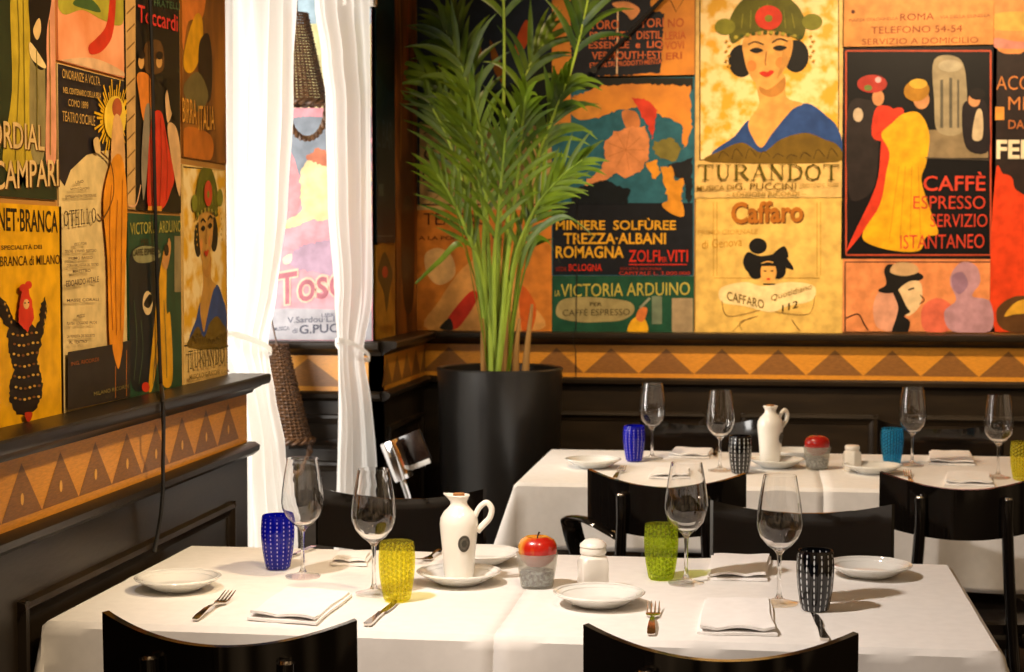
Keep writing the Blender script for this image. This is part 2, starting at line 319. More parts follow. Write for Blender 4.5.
class Poster:
    """a printed sheet mounted on a thin board on one of the walls; all coordinates are photo pixels carried onto that wall"""
    def __init__(s, label, wall, tl, br, base, name='poster', border=None):
        s.axis, s.val, s.n = {'B': (1, YBU, -1), 'L': (0, XU, 1), 'T': (1, YTU - .002, -1)}[wall]
        s.t = thing(name, label, 'poster', group={'B': 'opera and drinks posters on the back wall', 'L': 'old posters papering the left wall', 'T': 'posters in the daylit alcove'}[wall])
        a, b = s.P(*tl), s.P(*br); s.u0, s.u1, s.z0, s.z1 = a[0], b[0], max(b[1], ZL), a[1]
        s.t.location = s.W((s.u0 + s.u1) / 2, s.z0, 0); s.org = s.t.location.copy()
        bm = bmesh.new(); A = s.W(s.u0, s.z0, 0) - s.org; B = s.W(s.u1, s.z1, .005) - s.org
        lo = [min(A[i], B[i]) for i in range(3)]; hi = [max(A[i], B[i]) for i in range(3)]
        box(bm, lo[0], hi[0], lo[1], hi[1], lo[2], hi[2]); obj('sheet', bm, base if not isinstance(base, str) else ink(base), s.t, smooth=False)
        s.pic = bmesh.new(); s.let = bmesh.new(); s.pm, s.lm = [], []; s.k = 0; s.lk = 0
    def P(s, px, py):
        p = at(px, py, s.axis, s.val); return (p.y if s.axis == 0 else p.x, p.z)
    def W(s, u, z, d):
        v = s.val + s.n * d; return Vector((v, u, z)) if s.axis == 0 else Vector((u, v, z))
    def clip(s, uz): return (min(max(uz[0], s.u0 + .001), s.u1 - .001), min(max(uz[1], s.z0 + .001), s.z1 - .001))
    def _mi(s, L, m):
        m = ink(m) if isinstance(m, str) else m
        if m not in L: L.append(m)
        return L.index(m)
    def jag(s, col, pts, a=2.2):
        rj = random.Random(len(pts) * 7 + int(pts[0][0])); q = []
        for (x0, y0), (x1, y1) in zip(pts, pts[1:] + pts[:1]):
            n = max(1, int(math.hypot(x1 - x0, y1 - y0) / 2.5))
            q += [(x0 + (x1 - x0) * k / n + rj.uniform(-a, a) * .6, y0 + (y1 - y0) * k / n + rj.uniform(-a, a) * .6) for k in range(n)]
        return s.poly(col, q, False)
    def poly(s, col, pts, sm=True, uz=False):
        if sm: pts = [(p.x, p.y) for p in catmull([(*p, 0) for p in pts], 5, True)]
        q = [s.clip(p if uz else s.P(*p)) for p in pts]; s.k += 1
        d = .0054 + .00012 * s.k; clean = []
        for p in q:
            if not clean or abs(p[0] - clean[-1][0]) + abs(p[1] - clean[-1][1]) > 1e-5: clean.append(p)
        if len(clean) < 3: return s
        f = s.pic.faces.new([s.pic.verts.new(s.W(*p, d) - s.org) for p in clean]); f.material_index = s._mi(s.pm, col); return s
    def ell(s, col, cx, cy, rx, ry, rot=0, n=28):
        c, sn = math.cos(rot), math.sin(rot)
        return s.poly(col, [(cx + rx * math.cos(t) * c - ry * math.sin(t) * sn, cy + rx * math.cos(t) * sn + ry * math.sin(t) * c) for t in [2 * math.pi * i / n for i in range(n)]], False)
    def rect(s, col, x0, y0, x1, y1): return s.poly(col, [(x0, y0), (x1, y0), (x1, y1), (x0, y1)], False)
    def line(s, col, pts, wd, sm=True):
        pts = [Vector((*s.P(*p), 0)) for p in pts]
        if sm and len(pts) > 2: pts = catmull(pts, 5)
        w2 = wd * 6.4 / F / 2; l, r = [], []
        for i, p in enumerate(pts):
            t = (pts[min(i + 1, len(pts) - 1)] - pts[max(i - 1, 0)]).normalized(); nn = Vector((-t.y, t.x, 0)) * w2
            l.append(p + nn); r.append(p - nn)
        s.k += 1; d = .0054 + .00012 * s.k; mi = s._mi(s.pm, col)
        V = [[s.pic.verts.new(s.W(*s.clip((p.x, p.y)), d) - s.org) for p in L] for L in (l, r)]
        for i in range(len(l) - 1):
            f = s.pic.faces.new((V[0][i], V[0][i + 1], V[1][i + 1], V[1][i])); f.material_index = mi
        return s
    def frame(s, col, x0, y0, x1, y1, wd): return s.line(col, [(x0, y0), (x1, y0)], wd, False).line(col, [(x1, y0), (x1, y1)], wd, False).line(col, [(x1, y1), (x0, y1)], wd, False).line(col, [(x0, y1), (x0, y0)], wd, False)
    def _put(s, vs, fs, col, x0, y0, x1, y1, h, lift=0, dx=0, dy=0):
        a, b = Vector(s.P(x0 + dx, y0 + dy)), Vector(s.P(x1 + dx, y1 + dy)); m = ((x0 + x1) / 2, (y0 + y1) / 2)
        H = s.P(m[0], m[1] - h)[1] - s.P(*m)[1]
        mx, Mx = min(v[0] for v in vs), max(v[0] for v in vs); my, My = min(v[1] for v in vs), max(v[1] for v in vs)
        s.lk += 1; d = .0054 + .00012 * (s.k + 2) + .00008 * s.lk; mi = s._mi(s.lm, col); V = []
        for x, y in vs:
            p = a + (b - a) * ((x - mx) / (Mx - mx)); V.append(s.let.verts.new(s.W(p.x, p.y + H * (y - my) / (My - my), d) - s.org))
        for f in fs:
            try: q = s.let.faces.new([V[i] for i in f]); q.material_index = mi
            except ValueError: pass
        return s
    def text(s, t, col, x0, y0, x1, y1, h, bold=.012, shadow=None):
        vs, fs = text_verts(t, bold)
        if shadow: s._put(vs, fs, shadow, x0, y0, x1, y1, h, dx=1.2, dy=1.2)
        return s._put(vs, fs, col, x0, y0, x1, y1, h)
    def roman(s, t, col, x0, y0, x1, y1, h, wmul=1.0):
        vs, fs = [], []; x = 0
        for ch in t:
            for (a, b, c, d, wd) in SER[ch]:
                e = Vector((c - a, d - b)); e = e.normalized() if e.length else Vector((1, 0)); nn = Vector((-e.y, e.x)) * wd * wmul / 2; k = len(vs); ex = e * .02
                vs += [(x + a - ex.x + nn.x, b - ex.y + nn.y), (x + c + ex.x + nn.x, d + ex.y + nn.y), (x + c + ex.x - nn.x, d + ex.y - nn.y), (x + a - ex.x - nn.x, b - ex.y - nn.y)]; fs.append((k, k + 1, k + 2, k + 3))
            x += 1.14
        return s._put(vs, fs, col, x0, y0, x1, y1, h)
    def done(s):
        if len(s.pic.faces): obj('print', s.pic, s.pm, s.t, smooth=False)
        if len(s.let.faces): obj('lettering', s.let, s.lm, s.t, smooth=False)
        return s.t
GOLDMOT = mat('mottled_gold_print', '#E8C98A', .45, .2, 16, col2='#D29A1E', lo=.42, hi=.56, spec=.35)
ORPEEL = mat('peeling_orange_print', '#D8892C', .5, .3, 9, col2='#B86F26', spec=.3)
BRTEX = mat('worn_brown_paper', '#9A5E1C', .55, .3, 7, col2='#4A2A10', stretch=(1, 1, .35), lo=.40, hi=.62, spec=.3)
PINKMOT = mat('mottled_pink_print', '#E89A6A', .45, .2, 7, col2='#C8703A', spec=.3)
SLATE, CREAM, OLIVE, RED = '#1C1F24', '#DDB66C', '#5E5410', '#C8301A'
def plain_bust(p, X, Y, W, H, hat, brooch, hair, skin, dress, hem):
    """a plain half-length portrait of a woman with a hat; (X,Y) top left, W,H in pixels"""
    f = lambda *l: [(X + a * W, Y + b * H) for a, b in l]
    p.poly(dress, f((.10, 1.0), (.24, .86), (.36, .76), (.44, .90), (.52, .82), (.64, .70), (.78, .66), (.92, .74), (1.0, .82), (1.0, 1.0)))
    p.poly(hem, f((.06, 1.02), (.16, .94), (.30, .90), (.44, .96), (.58, .88), (.76, .84), (.90, .88), (1.0, .92), (1.0, 1.02)))
    p.poly(skin, f((.40, .50), (.42, .66), (.34, .78), (.38, .88), (.44, .93), (.52, .84), (.66, .70), (.74, .66), (.62, .62), (.60, .48)))
    p.ell(hair, X + .29 * W, Y + .40 * H, .095 * W, .10 * H); p.ell(hair, X + .69 * W, Y + .37 * H, .095 * W, .10 * H)
    p.poly(skin, f((.31, .26), (.31, .38), (.36, .50), (.45, .565), (.54, .52), (.63, .42), (.66, .26), (.48, .2)))
    p.poly('#B47A34', f((.42, .555), (.48, .575), (.55, .54), (.61, .50), (.60, .58), (.52, .62), (.44, .60)))
    p.ell('#D8863C', X + .365 * W, Y + .43 * H, .035 * W, .035 * H).ell('#D8863C', X + .58 * W, Y + .41 * H, .04 * W, .035 * H)
    p.poly('#C48A40', f((.60, .30), (.655, .27), (.65, .36), (.62, .43), (.55, .51), (.58, .42)))
    for i in range(9): p.line('#3E2E0A', f((.12 + i * .1, 1.0), (.15 + i * .1, .955 - .02 * math.sin(i)), (.20 + i * .1, .985)), .7)
    p.poly(hair, f((.35, .335), (.40, .318), (.45, .335), (.40, .352))).poly(hair, f((.52, .32), (.57, .303), (.625, .318), (.57, .338)))
    p.line(hair, f((.34, .30), (.39, .282), (.455, .30)), 1.3).line(hair, f((.515, .288), (.57, .264), (.63, .28)), 1.3)
    p.line('#8A4E1E', f((.475, .34), (.465, .41), (.475, .425)), .9)
    p.poly(RED, f((.42, .475), (.455, .462), (.48, .468), (.505, .456), (.53, .468), (.48, .498)))
    p.poly(hat, f((.22, .29), (.20, .16), (.28, .04), (.40, -.02), (.56, -.02), (.70, .06), (.76, .17), (.73, .27), (.60, .225), (.46, .215), (.33, .24)))
    p.ell('#7C7A22', X + .17 * W, Y + .19 * H, .075 * W, .05 * H).ell('#7C7A22', X + .81 * W, Y + .16 * H, .075 * W, .05 * H)
    for i in range(7): p.line('#8C862A', f((.30 + i * .06, .05 + abs(i - 3) * .02), (.29 + i * .065, .20)), .7, False)
    for i in range(12): p.ell(('#A89A34', '#3E4A10')[i % 2], X + (.25 + i * .043) * W, Y + (.255 - .028 * math.sin(i * math.pi / 11)) * H, .016 * W, .012 * H, 0, 10)
    p.ell(brooch, X + .49 * W, Y + .135 * H, .10 * W, .075 * H).ell('#7C7A22', X + .49 * W, Y + .14 * H, .028 * W, .022 * H)
    for i in range(6): p.ell('#B8861E', X + (.18 + .02 * (i % 2)) * W, Y + (.28 + i * .03) * H, .012 * W, .008 * H).ell('#B8861E', X + (.80 + .02 * (i % 2)) * W, Y + (.25 + i * .03) * H, .012 * W, .008 * H)
def gown(p, X, Y, W, H, dress, head, hair, under=None):
    """a plain figure in a long gown, seen from behind"""
    f = lambda *l: [(X + a * W, Y + b * H) for a, b in l]
    if under: p.poly(under, f((.32, .22), (.52, .20), (.46, .40), (.26, .72), (-.18, 1.0), (-.10, .90), (.18, .62), (.24, .38)))
    p.poly(dress, f((.52, .22), (.72, .22), (.84, .34), (.80, .50), (.74, .60), (.86, .78), (.95, .90), (.80, .92), (.70, 1.0), (.30, .99), (.0, .92), (.22, .74), (.30, .56), (.34, .44), (.24, .34), (.36, .28)))
    p.ell(head, X + .74 * W, Y + .14 * H, .10 * W, .055 * H); p.ell(hair, X + .68 * W, Y + .09 * H, .16 * W, .06 * H, -.2)
    for i in range(4): p.line('#C88A14', f((.46 + i * .08, .52), (.34 + i * .13, .93)), .8, False)
# --- back wall
p = Poster('dark blue and cream poster lettered COR, hidden behind palm fronds', 'B', (417, -14), (552, 205), '#1E2836')
p.rect('#C2A063', 420, 122, 552, 204).poly('#8A5A1E', [(440, 60), (470, 40), (482, 52), (470, 78), (446, 92)]).poly('#B84A18', [(515, 45), (526, 20), (530, 36), (520, 55)]).poly('#7A4A18', [(490, 40), (500, 60), (505, 85), (494, 70)])
p.poly('#141A16', [(420, 95), (450, 80), (500, 90), (552, 60), (552, 122), (420, 122)])
p.text('COR', '#3A2A14', 424, 161, 470, 159, 13, .0).text('D', '#3A2A14', 423, 181, 432, 181, 12, .0).line('#3A2A14', [(424, 134), (440, 127), (452, 134), (470, 128)], 1.2).line('#3A2A14', [(428, 210), (450, 185)], .9, False).done()
p = Poster('orange poster lettered TEATRO and CASTI behind the palm stems', 'B', (417, 205), (552, 332), '#CC7A2A')
p.rect('#C4A468', 417, 206, 552, 210).poly('#E0B070', [(425, 255), (438, 248), (452, 256), (455, 275), (440, 285), (428, 275)]).poly('#D99A50', [(440, 300), (470, 262), (505, 260), (530, 300), (540, 330), (430, 330)])
p.poly(RED, [(446, 322), (470, 292), (478, 298), (458, 328)]).poly('#C85A18', [(520, 285), (536, 305), (532, 330), (522, 330)]).poly('#2A2418', [(440, 328), (450, 318), (453, 330)])
p.text('TEATRO', '#4A2008', 424, 225, 490, 225, 12, -.002).text('CASTI...', '#4A2008', 492, 241, 550, 241, 11, -.002).text('A LA PORTA', '#5A2A0C', 419, 240, 470, 240, 4).done()
p = Poster('dark slate poster listing PREMIATA DISTILLERIA with a wide orange margin', 'B', (552, -14), (694, 77), ORPEEL)
p.jag('#23252C', [(571, -13), (650, -13), (652, 10), (665, 14), (664, 22), (662, 50), (661, 72), (640, 75), (571, 77)]).poly('#E89A60', [(612, 4), (628, 2), (640, 10), (632, 20), (626, 14)]).line('#E8C8A0', [(618, 8), (617, 74)], 1.6)
o_ = '#D8703C'
p.text('TORO', o_, 590, 30, 619, 29, 9).text('TORI', o_, 640, 28, 664, 27, 9).text('PREMIATA  DISTIL', o_, 590, 40, 662, 39, 8).text('ESSENZE  e  LIQ', o_, 589, 50, 663, 49, 8).text('VERMOUTH·EST', o_, 592, 60, 662, 59, 8).text('ETC. ALTRI PRODOTTI·MENTA', o_, 590, 68, 662, 64, 5)
p.text('NO', '#B85A2C', 668, 28, 684, 27, 9).text('LERIA', '#B85A2C', 665, 40, 686, 39, 8).text('VOVI', '#B85A2C', 665, 50, 684, 49, 8).text('ERI', '#B85A2C', 666, 60, 682, 59, 7).line('#3A2410', [(666, -10), (676, 12), (686, -4)], .8, False).done()
p = Poster('poster lettered MINIERE SOLFUREE with a peeling picture of a pale round head above', 'B', (552, 77), (694, 276), '#2C6272')
p.rect('#22231F', 553, 78, 693, 90).rect('#181A20', 553, 203, 693, 275).rect(ORPEEL, 553, 78, 571, 130)
p.jag(ORPEEL, [(571, 98), (600, 86), (640, 84), (690, 86), (692, 130), (684, 150), (682, 125), (668, 118), (640, 108), (612, 112), (598, 118), (580, 112)]).poly('#CF8A3A', [(571, 110), (600, 104), (598, 116), (580, 120)])
p.jag('#7A7034', [(655, 142), (672, 138), (682, 150), (676, 162), (660, 158), (652, 150)])
p.jag('#D2402A', [(632, 98), (644, 98), (658, 110), (655, 122), (652, 140), (648, 126), (640, 112)]).poly('#C67A44', [(622, 112), (636, 112), (640, 126), (628, 130)])
p.jag('#D88A54', [(604, 142), (614, 132), (628, 127), (644, 127), (650, 140), (648, 158), (640, 172), (626, 178), (616, 174), (600, 184), (582, 188), (590, 178), (602, 168), (605, 154)])
for i in range(9): p.line('#B8703C', [(626, 150), (626 + 19 * math.cos(i * .7), 150 + 20 * math.sin(i * .7))], .5, False)
p.jag('#D8902A', [(646, 164), (656, 160), (660, 172), (655, 180)]).jag('#1C1E22', [(668, 165), (692, 158), (692, 200), (688, 205), (684, 180), (672, 176)]).jag('#D8902A', [(661, 168), (672, 166), (675, 180), (684, 178), (682, 196), (680, 206), (668, 208), (666, 190)]).jag('#12171C', [(571, 190), (605, 180), (630, 190), (628, 204), (571, 204)]).poly('#D8902A', [(662, 204), (680, 200), (684, 216), (672, 214)])
y_ = '#E0A62A'
p.text('MINIERE  SOLFÙREE', y_, 556, 230, 676, 230, 12, .02).text('TREZZA·ALBANI', y_, 564, 244, 666, 244, 11, .02).text('ROMAGNA', y_, 556, 258, 624, 258, 12, .02).text('ZOLFI', RED, 629, 262, 660, 262, 12, .01).text('PER', RED, 660, 262, 667, 262, 5).text('VITI', RED, 667, 262, 688, 262, 12, .01).line(RED, [(629, 264.5), (687, 264.5)], 1, False)
p.text('SEDE', '#8A2A1C', 556, 271, 567, 271, 4).text('BOLOGNA', RED, 569, 271, 602, 271, 7).text('SOCIETÀ ANONIMA', '#8A2A1C', 620, 270, 662, 270, 3.4).text('CAPITALE L. 3.000.000', '#A83424', 619, 275, 690, 275, 3.6).done()
p = Poster('green poster lettered VICTORIA ARDUINO PER CAFFE ESPRESSO on the back wall', 'B', (552, 276), (694, 333), '#1C4A34')
p.poly('#9A8A5A', [(556, 310), (562, 300), (580, 297), (605, 298), (630, 302), (634, 312), (622, 320), (600, 322), (580, 322), (560, 318)]).rect('#A08A68', 672, 298, 693, 332).rect('#6E7A62', 652, 296, 662, 324).poly('#E0A61E', [(628, 333), (632, 320), (642, 316), (648, 326), (646, 333)]).poly('#D87838', [(636, 318), (640, 308), (647, 308), (646, 316), (642, 322)]).line('#8A8A70', [(640, 308), (650, 298)], 2.5, False)
p.text('LA', '#B8A848', 555, 296, 560, 296, 6).text('VICTORIA ARDUINO', '#B8A848', 561, 297, 690, 295, 13, .004).text('PER', '#3A3018', 590, 306, 602, 306, 4).text('CAFFÈ ESPRESSO', '#3A3018', 563, 316, 630, 315, 8, -.004).done()
p = Poster('large opera poster of a woman in a green hat lettered TURANDOT on the back wall', 'B', (696, -14), (842, 198), CREAM)
p.rect('#2A1E0C', 699.4, -12, 839, 160.5).rect(GOLDMOT, 700.5, -11, 838, 159.5)
plain_bust(p, 702, -4, 136, 163, '#5C5A12', '#D23A20', '#141210', '#DCA050', '#27457E', '#6E5414')
p.roman('TURANDOT', '#5E5212', 698, 181, 839, 181, 17).text('MUSICA DI', '#8A6A24', 697, 191, 734, 190, 5).text('G. PUCCINI', '#6A5216', 735, 190, 796, 190, 7, .004).text('LIBRETTO DI G. ADAMI', '#9A7A34', 800, 188, 838, 187, 4, -.004).text('– EDIZIONI RICORDI –', '#9A7A34', 726, 197, 806, 196, 4.5).done()
p = Poster('pale yellow poster lettered Caffaro with a small face under a black hat', 'B', (696, 198), (842, 333), '#DDB45C')
for x in (713.5, 717, 817, 820.5): p.line('#B88A34', [(x, 202), (x, 276)], .7, False)
p.line('#B88A34', [(714, 278), (820, 278)], .7, False)
p.poly('#EBCF92', [(721, 288), (745, 282), (762, 286), (790, 282), (814, 286), (812, 300), (788, 306), (770, 312), (745, 306), (722, 302)])
p.text('Caffaro', '#A8641C', 731, 224, 803, 222, 22, .03, shadow='#5A3410').text('PRIMO GIORNALE', '#C89A44', 698, 235, 758, 234, 5).text('di Genova', '#B8862C', 702, 249, 742, 246, 9, .0)
p.poly('#141210', [(743, 262), (748, 252), (760, 256), (780, 254), (790, 262), (793, 270), (778, 264), (768, 261), (756, 266), (748, 272)]).ell('#141210', 758, 246, 9, 8).poly('#141210', [(772, 256), (784, 246), (788, 258)]).ell('#141210', 756, 270, 8, 9).ell('#141210', 778, 270, 8, 9).ell('#E0A450', 768.5, 272, 8, 11).poly('#141210', [(758, 266), (768, 262), (779, 266), (768, 266)]).ell('#141210', 765, 271, 1.6, .8).ell('#141210', 772, 271, 1.6, .8).ell(RED, 768.5, 279, 2, 1).line('#141210', [(763, 284), (775, 284)], 1.2, False)
p.text('CAFFARO', '#6A5216', 727, 300, 764, 309, 9, .004).text('Quotidiano', '#8A6A24', 771, 302, 812, 290, 7, -.004).text('112', '#4A3810', 782, 312, 798, 307, 7, .01)
for q in ([(722, 300), (728, 316), (760, 310)], [(815, 296), (808, 314), (775, 312)], [(742, 330), (740, 322), (752, 318)], [(792, 320), (800, 331)], [(732, 332), (745, 320), (758, 316)]): p.line('#8A6A34', q, .6)
p.done()
p = Poster('orange sheet lettered ROMA TELEFONO 54-54 above the cafe poster', 'B', (843, -14), (994, 46), '#D08C46')
q_ = '#8E4016'
p.text('PIAZZA COLONNELLA', '#9A5A2C', 849, 22, 898, 20, 3).text('ROMA', q_, 900, 21, 934, 20, 7, .0).text('VIA DELLA CUNELLA', '#9A5A2C', 940, 19, 990, 17, 3).text('TELEFONO 54-54', q_, 871, 34, 962, 32, 7, .0).text('SERVIZIO A DOMICILIO', q_, 862, 45, 978, 43, 6, .0).ell('#5A2A10', 853, 12, 2, 2).done()
p = Poster('black poster of a yellow gowned figure lettered CAFFE ESPRESSO SERVIZIO ISTANTANEO', 'B', (843, 47), (994, 259), '#0D0A0B')
p.frame('#B84A2A', 846, 51, 990.5, 255, 1.6)
p.rect('#8A7656', 925, 130, 988, 158).poly('#9C8C6C', [(934, 60), (958, 58), (966, 80), (964, 130), (938, 132), (934, 100)]).rect('#5A5446', 940, 80, 943, 128).rect('#5A5446', 949, 78, 952, 128).rect('#5A5446', 957, 80, 959, 128).ell('#B0A284', 950, 66, 12, 6)
p.poly('#20181A', [(962, 108), (972, 100), (986, 104), (989, 150), (966, 148)]).poly('#C8B08A', [(976, 112), (982, 112), (982, 138), (972, 138)]).ell('#C88A58', 974, 100, 6, 7).ell('#1A1412', 977, 94, 8, 6)
p.poly('#2A2220', [(848, 108), (868, 100), (878, 112), (876, 180), (860, 200), (848, 190)]).ell('#C88A58', 878, 98, 6, 8).ell('#A83428', 872, 84, 15, 9).ell('#6A7A3A', 868, 88, 4, 3).ell('#D8A0A0', 878, 80, 3, 3).ell('#C8B090', 858, 115, 5, 7)
p.poly('#D23A20', [(876, 108), (892, 108), (896, 122), (886, 140), (872, 136)])
gown(p, 862, 75, 80, 176, '#E6A818', '#C88A58', '#B07A1E', '#D23A20'); p.ell('#D8A838', 918, 84, 9, 5)
p.line('#4A4238', [(925, 158), (989, 160)], 1.2, False)
c_ = '#D0442C'
p.text('CAFFÈ', c_, 923, 191, 985, 191, 19, .01).text('ESPRESSO', c_, 913, 209, 985, 209, 13, -.002).text('SERVIZIO', c_, 930, 227, 987, 227, 13, -.002).text('ISTANTANEO', c_, 900, 249, 984, 248, 14, -.002).done()
p = Poster('orange print of a profile in a top hat beside a pale lilac figure', 'B', (843, 259), (994, 333), '#DE8A52')
p.frame('#33201A', 845, 262, 991, 332, 1.2)
p.poly('#D89878', [(876, 296), (888, 284), (900, 290), (902, 312), (896, 330), (878, 328), (873, 312)]).poly('#D8684C', [(922, 308), (936, 298), (950, 304), (956, 318), (945, 332), (924, 330)]).poly('#B88A92', [(952, 272), (962, 262), (976, 266), (980, 282), (972, 296), (990, 302), (990, 331), (952, 331), (944, 312), (956, 300), (950, 284)]).poly('#9A7488', [(952, 276), (962, 272), (968, 284), (960, 294), (953, 288)])
p.poly('#1C1814', [(878, 290), (886, 284), (884, 270), (890, 264), (906, 268), (921, 274), (922, 279), (908, 284), (896, 292), (884, 293)]).poly('#E0BE8C', [(896, 294), (908, 282), (920, 282), (922, 296), (918, 308), (908, 316), (902, 310)]).poly('#C8A070', [(890, 272), (896, 263), (914, 264), (918, 272), (904, 276)]).poly('#1C1814', [(892, 290), (898, 290), (906, 306), (910, 312), (904, 316), (910, 322), (906, 333), (892, 333), (896, 318), (898, 306)]).line('#1C1814', [(908, 290), (914, 288)], 1.4, False).line('#1C1814', [(846, 318), (858, 314), (864, 324), (868, 330)], 1.1).line('#1C1814', [(920, 295), (924, 300), (919, 304)], .8).done()
p = Poster('dark poster with a red shape lettered FER at the right end of the back wall', 'B', (994, -14), (1090, 333), '#2A1E1A')
p.poly('#D88A4A', [(995, -12), (1088, -12), (1088, 45), (1030, 50), (1018, 54), (995, 46)]).poly('#C8A048', [(995, 14), (1040, 12), (1088, 16), (1088, 28), (995, 30)]).poly('#C88070', [(995, 38), (1020, 42), (1060, 40), (1060, 48), (995, 48)])
p.rect('#D8903A', 995, 107, 1004, 120).poly('#D84018', [(995, 178), (1003, 174), (1012, 178), (1016, 190), (1040, 200), (1088, 205), (1088, 332), (995, 332)])
p.poly('#5A3A1C', [(996, 312), (1010, 298), (1030, 296), (1088, 300), (1088, 331), (1010, 332)]).poly('#D8A030', [(1004, 316), (1016, 302), (1032, 300), (1040, 312), (1016, 314)])
p.text('ACC', '#C87A3A', 996, 90, 1029, 90, 14, -.004).text('ME', '#C87A3A', 1008, 110, 1030, 110, 13, -.004).text('DA', '#B86A34', 1008, 129, 1024, 129, 9).text('FER', '#E8D4B0', 996, 159, 1036, 159, 19, .03).done()
# --- far piece of the left wall, right of the opening
p = Poster('narrow teal poster on the wall corner right of the curtain', 'L', (374.5, -14), (394, 243), '#16323A')
p.poly('#0E1A1C', [(374, 20), (384, 10), (392, 30), (392, 90), (380, 80), (375, 60)]).text('IL BAR', '#48606A', 375, 146, 391, 150, 28, .0).rect('#5A6A62', 377, 184, 382, 196).line('#6A7A72', [(374, 236), (392, 236)], .8, False).done()
p = Poster('narrow ochre poster with a dark rosette below the teal one', 'L', (374.5, 245), (394, 338), '#A8741E')
p.poly('#4A3A14', [(379, 260), (383, 252), (388, 262), (391, 275), (388, 292), (385, 312), (382, 292), (376, 276)]).ell('#A8341C', 383.5, 272, 3, 6).done()
Poster('narrow strip of worn brown paper in the corner beside the palm', 'L', (394, -14), (416.5, 338), BRTEX).line('#C89A2A', [(398, 0), (400, 80), (399, 160)], 2.2).line('#A83A14', [(408, 0), (406, 40), (409, 100)], 3).poly('#3A2210', [(402, 200), (412, 210), (412, 300), (404, 310), (400, 260)]).done()
# --- alcove poster in daylight
p = Poster('pink opera poster lettered Tosca between the two curtains', 'T', (226, -14), (373, 341), '#D89098')
p.rect('#A8C0CC', 226, -13, 372, 30).rect('#E8DCA0', 226, 24, 372, 108).jag('#7C838C', [(226, 118), (372, 116), (372, 240), (330, 200), (300, 175), (284, 150), (262, 140), (226, 150)])
p.poly('#D8888C', [(226, 150), (282, 146), (298, 170), (300, 205), (282, 230), (226, 230)]).jag('#E8C890', [(300, 172), (312, 156), (335, 155), (372, 170), (372, 220), (310, 220), (276, 234), (282, 224), (302, 212)]).jag('#B86A4A', [(306, 158), (318, 148), (330, 152), (334, 166), (318, 164)])
p.jag('#A88A9C', [(284, 262), (300, 246), (330, 240), (372, 236), (372, 280), (330, 275), (300, 270)]).poly('#F0D8A8', [(284, 258), (292, 254), (291, 262), (285, 264)])
p.poly('#A8A4A8', [(226, 312), (290, 308), (372, 310), (372, 340), (226, 340)], False)
p.text('Tosca', '#E8B8A0', 276, 308, 360, 294, 36, .06).text('Tosca', '#A8606A', 278, 306, 358, 293, 32, .015)
p.text('LIBRETTO DI', '#5A5A68', 322, 317, 362, 317, 4).text('V.Sardou·L.Illica·G.', '#5A5A68', 288, 323, 362, 321, 6).text('MUSICA', '#5A5A68', 274, 331, 290, 330, 4).text('di', '#5A5A68', 293, 333, 298, 333, 5).text('G.PUCCINI', '#4A4A58', 300, 334, 366, 331, 9, .02).done()
# --- left wall
p = Poster('green poster with long yellow and pink gowns lettered CORDIAL CAMPARI', 'L', (-48, -60), (54.5, 200), '#26301A')
p.poly('#B89A28', [(8, -10), (26, -10), (27, 60), (28, 120), (30, 166), (0, 166), (9, 90)]).poly('#8A7A4A', [(28, 40), (40, 36), (42, 150), (28, 152)]).poly('#D8906A', [(40, -10), (52, -10), (53, 30), (53, 158), (43, 160), (44, 60)]).poly('#12100E', [(27, -10), (48, -8), (44, 30), (42, 68), (30, 62), (27, 30)]).poly('#D8B070', [(30, 30), (36, 18), (38, 30), (34, 40)]).poly('#E0C080', [(27, 42), (42, 64), (40, 68), (28, 58)]).poly('#A8901E', [(-46, 60), (-20, 40), (-8, 100), (-4, 150), (-46, 150)])
for q in ([(14, -5), (16, 60), (12, 160)], [(20, 0), (21, 80), (22, 160)], [(46, 20), (47, 90), (47, 155)], [(33, 50), (34, 100), (33, 145)]): p.line('#7A6A1C', q, .8)
p.text('CORDIAL', '#D8B070', -26, 146, 41, 151, 27, .01, shadow='#5A3A10').text('CAMPARI', '#D8B070', -10, 190, 55, 186, 28, .01, shadow='#5A3A10').done()
p = Poster('yellow poster of a dark speckled hen lettered FERNET-BRANCA', 'L', (-48, 200), (61.5, 413), '#DC9E10')
p.text('FERNET·BRANCA', '#241A0C', -22, 230, 55, 233, 23, .012).text('SPECIALITÀ DEI', '#5A3A10', -2, 250, 39, 249, 5.5).text('FRATELLI BRANCA di MILANO', '#4A2E0C', -36, 268, 57, 264, 10, .004)
p.jag('#1E1610', [(8, 318), (14, 322), (27, 322), (35, 330), (39, 344), (34, 360), (39, 376), (40, 392), (34, 408), (24, 416), (14, 414), (7, 402), (6, 388), (11, 370), (6, 352), (4, 334)], 1.8)
p.jag('#1E1610', [(10, 332), (2, 326), (-6, 310), (-4, 296), (3, 302), (10, 316)], 1.6).jag('#1E1610', [(31, 330), (36, 320), (38, 304), (43, 297), (44, 312), (41, 330), (36, 342)], 1.6)
for r_, y in enumerate((334, 344, 354, 365, 376, 387, 398)):
    for k in range(6): p.ell(('#B8862C', '#7A4A1C', '#D0A040')[(k + r_) % 3], 10 + k * 4.6 + (r_ % 2), y + 1.5 * math.sin(k), 1.5, 1.3, 0, 8)
for k in range(4): p.ell('#A87A2C', 41 - k, 306 + k * 7, 1, 1.6, 0, 8).ell('#A87A2C', -1 + k * 2, 304 + k * 6, 1, 1.6, 0, 8)
